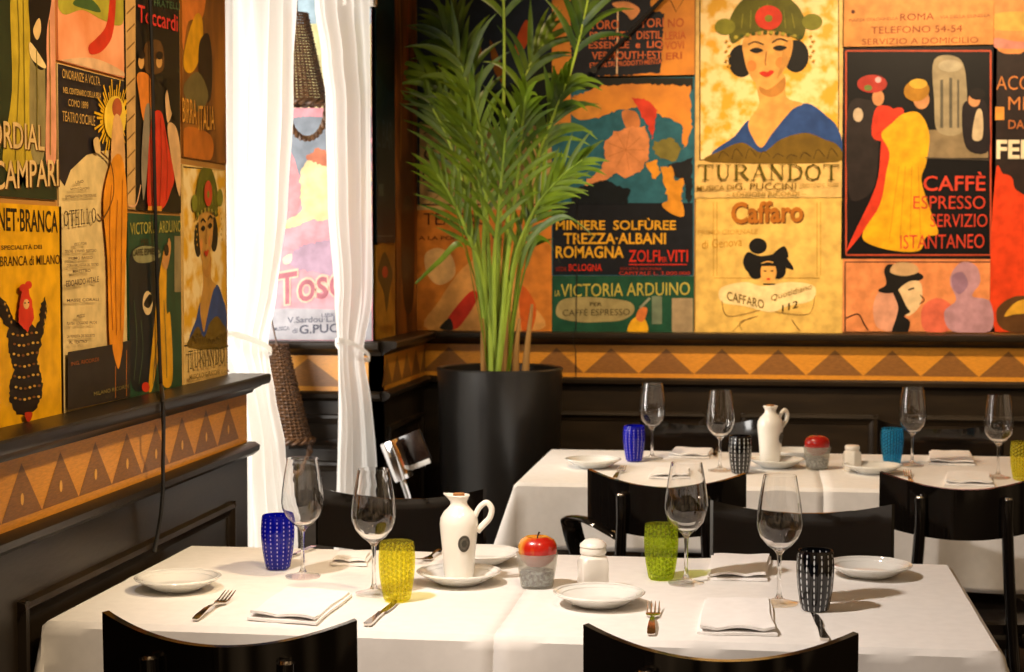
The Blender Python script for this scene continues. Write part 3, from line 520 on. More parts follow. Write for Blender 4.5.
p.jag(RED, [(12, 322), (13, 304), (16, 290), (22, 288), (26, 302), (28, 318), (21, 332)], 1.2).ell('#D8A060', 20, 304, 3, 5).ell(RED, 17, 288, 4, 4).ell(RED, 22, 285, 3.6, 4).ell('#1E1610', 18.5, 303, .8, .8, 0, 8).ell('#1E1610', 22, 302.5, .8, .8, 0, 8).poly('#A82A14', [(18, 413), (26, 413), (22, 423)]).done()
p = Poster('pink cartoon poster fragment with a red shoe, high on the left wall', 'L', (54.5, -45), (122, 78), PINKMOT)
p.poly('#A89A30', [(55, -10), (120, -10), (120, 24), (100, 20), (80, 10), (60, 14)]).poly('#3E5A2A', [(70, 4), (80, -4), (92, 2), (98, 12), (86, 10)]).poly(RED, [(108, -10), (113, -10), (112, 20), (108, 40), (98, 52), (88, 54), (86, 46), (94, 38), (104, 24)]).poly('#D8A878', [(58, 60), (90, 58), (118, 70), (118, 76), (60, 64)]).done()
p = Poster('dark poster with a sunburst lettered TEATRO SOCIALE and OTELLO on cream paper', 'L', (54.5, 63), (125.5, 398), '#D8B878')
p.poly('#1E1C20', [(55, 62), (122, 78), (123, 152), (104, 150), (84, 155), (68, 170), (62, 186), (55, 178)], False)
for i in range(44):
    a = i * math.pi / 22; p.line('#E0A818', [(110 + 8 * math.cos(a), 118 + 10 * math.sin(a)), (110 + (14 + 6 * (i % 3) / 2) * math.cos(a), 118 + (28 + 11 * (i * 7 % 3) / 2) * math.sin(a))], 1.3, False)
p.ell('#E8BC3A', 110, 118, 11, 22).ell('#A8502A', 112, 108, 5, 10).poly('#D8A060', [(108, 120), (116, 120), (120, 160), (116, 200), (106, 180)])
p.poly('#DC861A', [(107, 160), (117, 158), (122, 200), (120, 280), (118, 340), (114, 366), (108, 352), (104, 340), (102, 260), (98, 200)]).line('#5A3410', [(95, 152), (106, 165), (108, 195), (98, 218), (92, 214)], 1.2).poly('#D8B070', [(88, 140), (93, 138), (95, 152), (90, 152)])
p.poly('#2A241E', [(62, 352), (104, 345), (125, 340), (125, 397), (62, 410)], False).poly('#DC861A', [(107, 345), (117, 342), (115, 362), (112, 368)]).line('#B86A1C', [(110, 366), (110, 398)], .8, False).line('#B86A1C', [(121, 350), (121, 396)], .8, False)
g_ = '#C89A4A'
for q in ([(112, 200), (110, 260), (111, 335)], [(117, 180), (116, 250), (115, 330)], [(106, 185), (104, 230), (107, 330)]): p.line('#A85A10', q, .8)
p.text('ONORANZE A VOLTA', g_, 56, 78, 94, 86, 9, -.002).text('NEL CENTENARIO DELLA PILA', g_, 57, 93, 95, 99, 6).text('COMO 1899', g_, 62, 106, 82, 109, 7, -.002).text('TEATRO SOCIALE', g_, 56, 121, 89, 126, 10, -.002)
p.roman('OTELLO', '#2A1E14', 57, 227, 90, 223, 16)
for i, (y, a, b, t) in enumerate(((184, 69, 77, 'UNO'), (191, 64, 83, 'NUOVO QUADRO'), (198, 59, 90, 'RAPPRESENTAZIONI STRAORDINARIE'), (246, 68, 80, 'ESECUTORI'), (253, 58, 90, 'TENORE · SOPRANO · BARITONO'), (260, 62, 86, 'PRIMO BASSO'), (267, 60, 92, 'CORI E ORCHESTRA DEL TEATRO'), (273, 66, 84, 'MAESTRO'), (302, 60, 92, 'MASSE CORALI'), (318, 70, 78, 'PREZZI'), (325, 60, 90, 'PLATEA · LOGGIONE · PALCHI'), (338, 60, 88, 'LA VENDITA DEI BIGLIETTI'), (344, 62, 80, 'AL TEATRO'))): p.text(t, '#4A3420', a, y, b, y - 1.2, 3)
p.text('EDOARDO VITALE', '#4A3420', 59, 287, 92, 282, 6).text('ING. RICORDI', '#8A4A1C', 64, 366, 92, 361, 4).text('MILANO RICORDI', '#7A6A3A', 87, 396, 122, 388, 4).done()
p = Poster('cream and black poster of a dancer in a red gown lettered Toccardi', 'L', (122, -45), (179, 213), '#17140F')
p.rect('#C89A5A', 122.5, -10, 133, 212)
for i in range(11): p.line('#7A5426', [(124, 14 + i * 18), (132, 6 + i * 18)], 1, False)
p.poly('#5A3A1A', [(142, 44), (158, 42), (160, 70), (143, 72)]).ell('#C8904A', 138, 62, 3, 7).ell('#C8904A', 156, 62, 3, 6).poly('#D87A28', [(134, 74), (146, 76), (150, 100), (150, 130), (140, 120), (136, 96)]).poly('#8A7A62', [(142, 108), (148, 112), (144, 170), (140, 200), (138, 160)]).poly(RED, [(148, 120), (158, 112), (164, 140), (171, 175), (168, 190), (160, 208), (146, 210), (144, 180)]).poly('#D8A870', [(162, 96), (167, 88), (170, 104), (168, 116), (164, 122)]).poly('#D8A870', [(164, 128), (172, 126), (177, 150), (177, 195), (172, 180)]).poly('#0E0C0A', [(160, 84), (168, 78), (174, 92), (174, 120), (168, 112), (164, 90)])
for q in ([(152, 124), (150, 160), (149, 205)], [(157, 118), (158, 160), (156, 206)], [(161, 130), (164, 165), (163, 200)]): p.line('#8A1E10', q, .9)
p.ell('#1A120C', 138, 55, 3.4, 4).ell('#1A120C', 156, 55.5, 3.4, 4)
p.line('#D8A070', [(123, 205), (132, 205), (137, 185)], 1.2).rect('#D8882A', 144, 206, 158, 212)
p.text('Toccardi', '#C8322A', 134, 22, 174, 32, 17, .012).text('FRATELLI', '#3E5A3A', 150, 6, 176, 10, 7).done()
p = Poster('green poster of a yellow clad figure lettered VICTORIA ARDUINO, left of the cornice end', 'L', (125.5, 213), (180, 388), '#22442C')
p.poly('#141C1E', [(127, 256), (150, 246), (158, 262), (156, 330), (150, 380), (130, 388), (127, 330)]).poly('#8A8458', [(130, 252), (140, 246), (154, 248), (158, 256), (148, 262), (134, 262)]).rect('#8C7A52', 172, 236, 179, 292)
p.poly('#D89A1C', [(154, 300), (160, 256), (164, 252), (164, 310), (168, 316), (170, 380), (160, 384), (158, 350), (150, 388), (146, 388), (150, 340)]).ell('#D8B880', 145, 303, 5, 12).poly('#1A1810', [(141, 304), (147, 294), (150, 300), (146, 308)]).ell('#C8341C', 143, 387, 4, 5)
for q in ([(131, 300), (134, 340), (131, 380)], [(138, 320), (140, 350), (136, 384)], [(161, 300), (163, 340), (164, 378)], [(156, 330), (152, 360), (150, 384)]): p.line('#4A5A3A', q, .9)
p.poly('#C88A4A', [(159, 262), (164, 246), (166, 238), (168, 246), (166, 262), (163, 270)]).ell('#2A1A10', 163.5, 250, 2.4, 6)
p.text('VICTORIA', '#A89A40', 127, 235, 154, 233, 12, .004).text('ARDUINO', '#A89A40', 156, 233, 178, 232, 12, .004).text('PER', '#3A3018', 138, 245, 146, 245, 6).text('CAFFÈ ESPRESSO', '#2E2818', 129, 256, 157, 254, 8).done()
p = Poster('orange brown poster lettered BIRRA ITALIA at the end of the left wall', 'L', (179, -45), (224.5, 164), BRTEX)
p.poly('#D8762A', [(180, -10), (202, -10), (200, 18), (186, 22), (181, 50)]).poly('#DC9A14', [(181, 60), (186, 34), (194, 14), (200, 20), (200, 48), (192, 70), (184, 72)]).poly('#2A1A10', [(196, 60), (198, 40), (206, 34), (210, 60), (208, 100), (198, 94)]).poly('#6A5A30', [(182, 84), (196, 72), (206, 96), (196, 112), (184, 100)]).poly('#B8641C', [(182, 128), (208, 135), (208, 160), (182, 158)])
p.text('BIRRA', '#E8A038', 180, 122, 194, 124, 24, .0, shadow='#5A2A0C').text('ITALIA', '#E8A038', 196, 130, 212, 130, 24, .0, shadow='#5A2A0C').done()
p = Poster('narrow portrait poster lettered TURANDOT at the end of the left wall', 'L', (180, 164), (225, 378), CREAM)
p.rect(GOLDMOT, 181, 167, 224.5, 343); p.line('#2A1E0C', [(181, 346), (224.5, 341)], .9, False).line('#2A1E0C', [(181, 167), (224.5, 168)], .9, False)
plain_bust(p, 184, 170, 40, 174, '#5C5A12', '#C23A20', '#141210', '#C08A3C', '#27457E', '#6E5414')
p.roman('TURANDOT', '#3E3612', 183, 370, 224, 363, 19, .95).text('MUSICA DI G.PUCCINI', '#7A5E24', 184, 380, 214, 374, 5).text('G. ADAMI', '#8A6A34', 216, 374, 224, 372, 3).done()
# ------------------------------------------------------------------ cables and rod on the walls
cy = at(162, 396, 0, XU).y; bm = bmesh.new()
tube(bm, catmull([at(148, -60, 0, XU + .015), at(152, 60, 0, XU + .016), at(155, 200, 0, XU + .016), at(159, 340, 0, XU + .016), at(161, 385, 0, XU + .02)], 6) + [Vector((XP + .05, at(163, 405, 0, XP + .05).y, ZL + .006)), Vector((XP + .060, at(163, 410, 0, XP + .06).y, ZL - .002)), at(163.5, 424, 0, XP + .060), at(163.5, 440, 0, XP + .050), at(163, 460, 0, XP + .042), at(163, 490, 0, XP + .034), at(161, 515, 0, XP + .026), at(157, 538, 0, XP + .022), at(154, 552, 0, XP + .020)], .0042, 8)
tag(obj('hanging_cable', bm, CABLE), 'black electric cable hanging down over the left wall posters and ledge', 'cable')
bm = bmesh.new(); tube(bm, [at(577, 190, 1, YBU - .012), at(577, 270, 1, YBU - .012), at(576, 333, 1, YBU - .012), Vector((at(576, 333, 1, YBU).x, YBP - .058, ZL + .003)), Vector((at(576, 333, 1, YBU).x, YBP - .058, ZL - .03)), at(576, 352, 1, YBP - .008), at(576, 378, 1, YBP - .006)], .0016, 6)
tag(obj('thin_wire', bm, CABLE), 'thin black wire running down the green poster and triangle band', 'wire')
t = thing('wall_rod', 'black diagonal rod across the slate distillery poster', 'rod'); bm = bmesh.new()
A, B = at(594, 70, 1, YBU - .02), at(690, -30, 1, YBU - .07); tube(bm, [A, B], .0075, 10); obj('shaft', bm, CABLE, t)
bm = bmesh.new(); tube(bm, [A + Vector((0, .014, 0)), A + Vector((0, -.012, 0))], .014, 12); obj('wall_mount', bm, CABLE, t)
# ------------------------------------------------------------------ curtains and baskets in the opening
def curtain(name, label, X, rows, folds, amp, tie, seed):
    t = thing(name, label, 'curtain'); rnd = random.Random(seed); N = 90; bm = bmesh.new(); ph = [rnd.uniform(0, 6.28) for _ in range(4)]
    ks = []; Y = [r[0] for r in rows]
    def ip(y):
        for a, b in zip(rows, rows[1:]):
            if y <= b[0] or b is rows[-1]:
                f = (y - a[0]) / (b[0] - a[0]); f = f * f * (3 - 2 * f) if 0 <= f <= 1 else f
                return a[1] + (b[1] - a[1]) * f, a[2] + (b[2] - a[2]) * f
    grid = []; ys = [Y[0] + (Y[-1] - Y[0]) * i / 60 for i in range(61)]
    for y in ys:
        l, r = ip(y); row = []; near = math.exp(-((y - tie) / 45) ** 2)
        for i in range(N + 1):
            u = i / N; px = l + (r - l) * u; p = at(px, y, 0, X)
            a = amp * (1 - .45 * near)
            d = a * (math.sin(2 * math.pi * folds * u + ph[0] + .5 * math.sin(y / 90)) + .45 * math.sin(2 * math.pi * folds * 2.3 * u + ph[1]) + .25 * math.sin(2 * math.pi * folds * .55 * u + ph[2]))
            row.append(bm.verts.new((X + d - .01 * near, p.y, max(p.z, .015))))
        grid.append(row)
    for a, b in zip(grid, grid[1:]):
        for i in range(N): bm.faces.new((a[i], a[i + 1], b[i + 1], b[i]))
    obj('drape', bm, SHEER, t)
    l, r = ip(tie); bm = bmesh.new(); a, b = at(l - 1, tie - 12, 0, X), at(r + 1, tie + 8, 0, X); c = (a + b) / 2; hw = abs(b.y - a.y) / 2
    V = []
    for k in range(24):
        an = 2 * math.pi * k / 24; zz = c.z + (a.z - b.z) * .5 * -math.cos(an) * 1.0
        V.append([bm.verts.new((c.x + .036 * math.sin(an), c.y + (hw + .004) * math.cos(an), zz + dz)) for dz in (-.008, 0, .008)])
    for k in range(24):
        for j in (0, 1): bm.faces.new((V[k][j], V[(k + 1) % 24][j], V[(k + 1) % 24][j + 1], V[k][j + 1]))
    obj('tieback', bm, SHEER, t)
    bm = bmesh.new(); y0, y1 = at(rows[0][1], rows[0][0], 0, X), at(rows[0][2], rows[0][0], 0, X)
    for k in range(5):
        yy = y0.y + (y1.y - y0.y) * (k + .5) / 5; pts = [Vector((X + .022 * math.cos(q), yy, y0.z + .012 + .022 * math.sin(q))) for q in [2 * math.pi * i / 16 for i in range(17)]]; tube(bm, pts, .003, 6, False)
    obj('rings', bm, STEEL, t); return y0.z + .012
zr = curtain('curtain', 'long sheer white curtain tied beside the end of the left wall ledge', -1.345, [(-70, 221, 293), (0, 222, 292), (100, 223, 289), (200, 224, 283), (300, 226, 272), (345, 228, 267), (400, 238, 269), (450, 242, 277), (545, 244, 292), (800, 240, 310), (985, 238, 325)], 4.2, .026, 345, 3)
curtain('curtain', 'bright white curtain gathered and knotted at the alcove corner, right of the hanging baskets', -1.295, [(-70, 311, 369), (0, 313, 369), (60, 322, 370), (100, 327, 371), (200, 329, 371), (300, 335, 371), (352, 340, 365), (400, 338, 369), (480, 335, 374), (560, 333, 377), (735, 330, 380)], 3.4, .018, 352, 8)
t = thing('curtain_rod', 'thin metal rod the white curtains hang from', 'rod'); bm = bmesh.new(); tube(bm, [(-1.345, 3.6, zr + .01), (-1.345, YE + .03, zr + .01), (-1.32, YTU - .02, zr + .05)], .009, 10); 
bm2 = bmesh.new(); box(bm2, -1.40, -1.28, YTU - .03, YTU, zr + .0, zr + .1, .01)
obj('pole', bm, STEEL, t); obj('bracket', bm2, STEEL, t)
def basket(label, px, py_top, py_rim, top_px, X_, Yp):
    """a long conical wicker basket hanging wide end down, with a twisted loop handle"""
    a, b = at(top_px, py_top, 1, Yp), at(px, py_rim, 1, Yp)
    t = thing('wicker_basket', label, 'basket', b, group='wicker baskets hanging in the alcove'); ax = (a - b); Hh = ax.length
    def ring(f): return .068 + (.034 - .068) * f ** .85
    bm = bmesh.new(); n = 26; rows = 30                    # woven rows wander in and out round the stakes
    for r in range(rows + 1):
        f = r / rows; c = ax * f; R = ring(f)
        pts = [c + Vector(((R + .0028 * (1 if (i + r) % 2 else -1)) * math.cos(2 * math.pi * i / n), (R + .0028 * (1 if (i + r) % 2 else -1)) * math.sin(2 * math.pi * i / n), 0)) for i in range(n + 1)]
        tube(bm, pts, .0040, 5, False)
    obj('woven_body', bm, WICK, t)
    bm = bmesh.new()
    for i in range(n): tube(bm, [Vector((ring(f) * math.cos(2 * math.pi * i / n), ring(f) * math.sin(2 * math.pi * i / n), 0)) + ax * f for f in (0, .33, .66, 1)], .0026, 5)
    obj('stakes', bm, WICK, t)
    bm = bmesh.new()
    for k in range(2):
        pts = [Vector(((.072 + .006 * math.cos(9 * q + k * math.pi)) * math.cos(q), (.072 + .006 * math.cos(9 * q + k * math.pi)) * math.sin(q), .006 * math.sin(9 * q + k * math.pi))) for q in [2 * math.pi * i / 90 for i in range(91)]]; tube(bm, pts, .006, 6, False)
    obj('rim', bm, WICK, t)
    bm = bmesh.new()
    for k in range(2):
        pts = []
        for i in range(61):
            q = math.pi * i / 60; tw = 14 * q + k * math.pi; pts.append(Vector((.066 * math.cos(q) + .004 * math.cos(tw), .004 * math.sin(tw), -.118 * math.sin(q) ** .8 + .004 * math.sin(tw))))
        tube(bm, pts, .0075, 6)
    obj('handle', bm, WICK, t)
    return t, a
b1, top1 = basket('wicker basket hanging high between the curtains with its looped handle below', 307, 14, 103, 297, 0, 5.5)
b2, top2 = basket('lower wicker basket hanging just above the blue tumbler and wine glass', 291, 345, 440, 277, 0, 5.5)
for tt, a, z1 in ((b1, top1, 2.62), (b2, top2, b1.location.z - .1)):
    bm = bmesh.new(); o_ = a - tt.location
    if tt is b1: tube(bm, [o_ - Vector((0, 0, .002)), Vector((o_.x, o_.y, z1 - tt.location.z))], .003, 6)
    else: tube(bm, [o_, o_ + Vector((-.035, 0, .16)), Vector((o_.x - .04, o_.y, 2.62 - tt.location.z))], .003, 6)
    obj('cord', bm, WICK, tt)
bm = bmesh.new(); box(bm, top2.x - .09, top1.x + .05, 4.2, YTU, 2.62, 2.72, .004); obj('trim_13', bm, BLKWOOD, kind='structure')
# ------------------------------------------------------------------ potted palm
PX, PY = -.895, 5.85
t = thing('potted_palm', 'tall green palm in a black cylinder pot standing in the wall corner', 'plant', (PX, PY, 0))
bm = bmesh.new(); lathe(bm, [(0, 0), (.185, 0), (.19, .006), (.219, .97), (.2205, .985), (.216, .99), (.209, .985), (.206, .93), (0, .925)], 64); pot = obj('pot', bm, POTM, t)
bm = bmesh.new(); lathe(bm, [(.2055, .931), (.15, .945), (.08, .955), (0, .957)], 40); obj('soil', bm, SOIL, t)
def leaflet(bm, base, d, side, L, wd, droop, mi):
    pts = []; n = 6; p = base.copy(); v = d.copy()
    for i in range(n + 1):
        q_ = p.copy(); q_.y = min(q_.y, YBU - PY - .04); q_.x = max(q_.x, XU - PX + .04); pts.append(q_); p += v * (L / n); v = (v + Vector((0, 0, -droop / n))).normalized()
    prev = None
    for i, q in enumerate(pts):
        f = i / n; ww = wd * (math.sin(math.pi * min(1, .12 + f * .88) ** .8)) * .5 + .0006
        tdir = (pts[min(i + 1, n)] - pts[max(i - 1, 0)]).normalized(); s = tdir.cross(side).normalized()
        cur = (bm.verts.new(q + s * ww + side * ww * .25), bm.verts.new(q), bm.verts.new(q - s * ww + side * ww * .25))
        if prev:
            for a, b in ((0, 1), (1, 2)): f_ = bm.faces.new((prev[a], prev[b], cur[b], cur[a])); f_.material_index = mi
        prev = cur
def frond(ctrl, dy, start, nl, Lmax, wd, droop, rnd):
    """ctrl: photo pixels along the stem; dy: how far the tip leans towards/away from the room"""
    pts = []
    for i, (x, y) in enumerate(ctrl):
        f = i / (len(ctrl) - 1); pts.append(at(x, y, 1, PY + dy * f ** 1.3 - (0 if i else 0)))
    pts[0] = Vector((PX + max(-.13, min(.13, (pts[0].x - PX))), PY + rnd.uniform(-.08, .08), .945))
    c = [p - Vector((PX, PY, 0)) for p in catmull(pts, 10)]; N = len(c)
    bm = bmesh.new(); tube(bm, c, [.0085 * (1 - .8 * i / N) + .0012 for i in range(N)], 7, True, 0, .7)
    for k in range(nl):
        f = start + (1 - start) * (k + .5) / nl
        i = min(int(f * (N - 1)), N - 2); p = c[i].lerp(c[i + 1], f * (N - 1) - i); tn = (c[i + 1] - c[i]).normalized()
        g = (f - start) / (1 - start)
        L = Lmax * (.55 + .45 * math.sin(math.pi * (g * .85 + .15))) * rnd.uniform(.85, 1.1)
        view = Vector((0, -1, .15)).normalized(); sd = tn.cross(view).normalized()
        for s in (1, -1):
            d = (tn * (.85 + .4 * g) + sd * s * (.62 - .3 * g) + Vector((rnd.uniform(-.12, .12), rnd.uniform(-.45, .25), rnd.uniform(-.05, .12)))).normalized()
            leaflet(bm, p, d, view, L, wd, droop * rnd.uniform(.7, 1.4), 1)
    return obj('frond', bm, [RACH, LEAF], t)
rnd = random.Random(11)
FR = [([(496, 366), (499, 250), (503, 130), (504, 20), (500, -70)], -.1, .74, 7, .20, 0.0224, 1.0),
      ([(500, 366), (514, 255), (533, 173), (552, 120), (566, 84)], -.25, .46, 12, .24, 0.0196, 1.2),
      ([(505, 366), (524, 240), (550, 130), (574, 60), (592, -20)], -.1, .76, 7, .24, 0.0224, 1.0),
      ([(490, 366), (480, 280), (466, 200), (448, 140), (430, 104)], .1, .44, 10, .24, 0.0182, .5),
      ([(488, 366), (474, 250), (462, 160), (446, 100), (424, 70)], .2, .55, 10, .22, 0.0210, .8),
      ([(494, 366), (488, 240), (480, 150), (466, 80), (446, 30)], .2, .60, 9, .24, 0.0238, 1.0),
      ([(502, 366), (512, 275), (532, 215), (558, 180), (582, 160)], -.3, .42, 11, .20, 0.0154, .5),
      ([(498, 366), (506, 240), (516, 130), (528, 70), (546, 40)], .1, .62, 8, .22, 0.0210, 1.2),
      ([(490, 366), (484, 260), (486, 190), (480, 130), (470, 90)], -.25, .42, 10, .22, 0.0168, .6),
      ([(500, 366), (507, 265), (516, 190), (522, 130), (526, 96)], -.35, .40, 11, .22, 0.0168, .7),
      ([(497, 366), (494, 275), (498, 215), (503, 165), (506, 130)], -.3, .36, 10, .20, 0.0154, .4),
      ([(493, 366), (484, 285), (468, 235), (450, 195), (434, 170)], -.15, .40, 10, .18, 0.0154, .4),
      ([(501, 366), (510, 290), (524, 240), (544, 205), (566, 182)], -.2, .40, 10, .18, 0.0154, .4),
      ([(495, 366), (490, 270), (482, 200), (472, 150), (458, 110)], -.2, .40, 10, .22, 0.0168, .5),
      ([(491, 366), (478, 240), (470, 140), (462, 70), (452, 20)], .3, .62, 8, .24, 0.0238, .9)]
for a in FR: frond(*a, rnd)
for x0, x1, x2, y2 in ((490, 462, 415, 284), (506, 528, 596, 238), (488, 470, 446, 168), (503, 533, 560, 262)):     # single strap leaves low down
    bm = bmesh.new(); pts = [Vector((PX + (x0 - 497) * .004, PY - .03, .945)), at((x0 + x1) / 2, 300, 1, PY - .05), at(x1, 245 if y2 > 200 else 262, 1, PY - .1), at((x1 + x2) / 2, y2 - (22 if y2 > 200 else -50), 1, PY - .15), at(x2, y2, 1, PY - .18)]
    c = [p - Vector((PX, PY, 0)) for p in catmull(pts, 8)]; prev = None
    for i, q in enumerate(c):
        f = i / (len(c) - 1); ww = .003 + .007 * math.sin(math.pi * f) if f > .4 else .0045; ww = ww if f < .99 else .001
        cur = (bm.verts.new(q + Vector((-ww * .5, 0, ww))), bm.verts.new(q + Vector((0, -.002, 0))), bm.verts.new(q - Vector((-ww * .5, 0, ww))))
        if prev:
            for a_, b_ in ((0, 1), (1, 2)): bm.faces.new((prev[a_], prev[b_], cur[b_], cur[a_]))
        prev = cur
    obj('leaf', bm, LEAF, t)
for k in range(5):
    bm = bmesh.new(); x = -.05 + .035 * k; tube(bm, catmull([(x, -.02 + .02 * (k % 2), .94), (x * 1.1, -.02, 1.06), (x * 1.25 + .005, -.03, 1.16 + .05 * (k % 3))], 5), [.016 - .0011 * i for i in range(11)], 8); obj('dry_husk', bm, HUSK, t)
# ------------------------------------------------------------------ display stand in the gap behind the table
Yd = 5.2; t = thing('display_stand', 'chrome edged tilted display box on a thin stem near the curtain foot', 'stand')
c0 = at(404, 470, 1, Yd); t.location = (c0.x + .02, Yd, 0); O = t.location
rot = Matrix.Rotation(math.radians(-22), 4, 'Y')
bm = bmesh.new(); box(bm, -.022, .022, -.015, .04, -.065, .065, .004); bm.transform(Matrix.Translation(at(395, 461, 1, Yd) - O) @ rot @ Matrix.Rotation(math.radians(-18), 4, 'Z')); obj('chrome_housing', bm, CHROME, t)
bm = bmesh.new(); box(bm, -.036, .036, .0, .035, -.052, .052, .003); bm.transform(Matrix.Translation(at(414, 449, 1, Yd + .05) - O) @ rot); obj('dark_panel', bm, mat('dark_print', '#2A1A12', .25, .6, 20, coat=.4), t)
bm = bmesh.new(); box(bm, -.036, .036, -.004, .004, -.010, .006, .001); bm.transform(Matrix.Translation(at(419.5, 464, 1, Yd + .045) - O) @ rot); obj('white_strip', bm, mat('white_card', '#D8D4CC', .5, .05, 20), t)
bm = bmesh.new(); tube(bm, [at(402, 478, 1, Yd + .01) - O, at(408, 496, 1, Yd + .01) - O, (.0, .02, .5), (0, .02, .02)], .010, 10); obj('stem', bm, CHROME, t)
bm = bmesh.new(); lathe(bm, [(0, 0), (.13, 0), (.13, .012), (.05, .02), (0, .022)], 32, cy=.02); obj('base', bm, POTM, t)
# ------------------------------------------------------------------ tables and cloths
def table(label, x0, x1, y0, y1):
    t = thing('dining_table', label, 'table', ((x0 + x1) / 2, (y0 + y1) / 2, 0)); w2, d2 = (x1 - x0) / 2 - .012, (y1 - y0) / 2 - .012
    bm = bmesh.new(); box(bm, -w2, w2, -d2, d2, .715, .743, .004); obj('tabletop', bm, BLKWOOD, t)
    bm = bmesh.new(); box(bm, -w2 + .02, w2 - .02, -d2 + .02, d2 - .02, .65, .715); obj('apron', bm, BLKWOOD, t)
    for sx in (-1, 1):
        for sy in (-1, 1): bm = bmesh.new(); box(bm, sx * (w2 - .03) - .022, sx * (w2 - .03) + .022, sy * (d2 - .03) - .022, sy * (d2 - .03) + .022, 0, .65, .003); obj('leg', bm, BLKWOOD, t)
def cloth(label, x0, x1, y0, y1, dl, dr, df, db, flare=(1, 1, 1, 1), seed=1, creases=(), zt=.7475):
    """linen cloth laid on a table: flat top, rounded edge, hanging sides that swing out in folds at the corners"""
    rnd = random.Random(seed); p1, p2 = rnd.uniform(0, 6), rnd.uniform(0, 6); st = .0145
    def axis(a0, a1, e0, e1):
        n = max(2, int((a1 - a0) / .03)); L = [a0 + (a1 - a0) * i / n for i in range(n + 1)]
        A = [a0 - st * i for i in range(max(1, int(e0 / st)), 0, -1)] if e0 else []; B = [a1 + st * i for i in range(1, max(1, int(e1 / st)) + 1)] if e1 else []
        return A + L + B
    XS, YS = axis(x0, x1, dl, dr), axis(y0, y1, df, db); bm = bmesh.new(); G = []
    R = .010
    for x in XS:
        row = []
        for y in YS:
            ex = max(x0 - x, x - x1, 0); ey = max(y0 - y, y - y1, 0); sx = -1 if x < x0 else 1; sy = -1 if y < y0 else 1
            r = math.hypot(ex, ey); bx, by = min(max(x, x0), x1), min(max(y, y0), y1)
            if r < 1e-9:
                z = zt; hx = hy = 0
                for cx_, ax_ in creases:
                    q = (bx if ax_ == 'x' else by) - cx_; z += .0014 * math.exp(-(q / .012) ** 2)
                z += .0006 * noise.noise(Vector((bx * 9, by * 9, seed)))
            else:
                k = (flare[0 if sx < 0 else 1] * ex * ex + flare[2 if sy < 0 else 3] * ey * ey) / (r * r)
                if r < R * 1.57: th = r / R; out = R * math.sin(th); z = zt - R * (1 - math.cos(th))
                else: out = R; z = zt - R - (r - R * 1.57)
                hang = max(0, r - R * 1.57); ang = math.atan2(ey, ex)
                corner = math.sin(2 * ang) if ex > 0 and ey > 0 else 0
                along = by if ex > ey else bx
                dist = min(bx - x0, x1 - bx) if ey > ex else min(by - y0, y1 - by)
                fold = .03 * math.sin(along * 17 + p1) + .016 * math.sin(along * 39 + p2)
                sw = hang * (.10 * k + k * .38 * corner + fold * (1 if not corner else .5) + k * .16 * math.exp(-max(0, dist) / .09) * (1 - corner))
                if k == 0: sw = 0.0
                out += max(sw, -.004); z += .10 * hang * corner * k
                hx, hy = (sx * out * ex / r, sy * out * ey / r)
            row.append(bm.verts.new((bx + hx, by + hy, max(z, .004))))
        G.append(row)
    for a, b in zip(G, G[1:]):
        for i in range(len(YS) - 1): bm.faces.new((a[i], a[i + 1], b[i + 1], b[i]))
    o = tag(obj('tablecloth', bm, LINEN), label, 'tablecloth', 'white linen tablecloths')
    sf = o.modifiers.new('thickness', 'SOLIDIFY'); sf.thickness = .0018; sf.offset = 1
    return o
NX0, NX1, NS, NY0, NY1 = -1.228, .385, -.435, 2.80, 3.56
table('table under the near left white cloth against the panelled wall', NX0, NS - .003, NY0, NY1); table('table under the near right white cloth in the foreground', NS + .003, NX1, NY0, NY1)
cloth('white tablecloth on the near table against the left wall, under the ribbed blue tumbler', NX0, NS + .004, NY0, NY1, .20, .0, .275, .22, (0, 0, .8, .5), 3, ((-.83, 'x'), (3.2, 'y')))
cloth('white tablecloth on the near right table, under the black dotted tumbler', NS - .002, NX1, NY0, NY1, .0, .26, .275, .22, (0, .8, .8, .5), 5, ((-.10, 'x'), (3.17, 'y'), (.2, 'x')), .7487)
FX0, FS, FX1, FY0, FY1 = -.665, .178, 1.02, 4.68, 5.47
table('table under the far left white cloth beside the palm', FX0, FS - .003, FY0, FY1); table('table under the far right white cloth by the back wall', FS + .003, FX1, FY0, FY1)
cloth('white tablecloth on the far table nearest the palm pot', FX0, FS + .004, FY0, FY1, .22, .0, .20, .2, (.9, 0, .5, .5), 8, ((-.24, 'x'), (5.08, 'y')))
cloth('white tablecloth on the far right table, under the turquoise tumbler', FS - .002, FX1, FY0, FY1, .0, .24, .285, .2, (0, .8, .5, .5), 9, ((.6, 'x'), (5.08, 'y')), .7487)
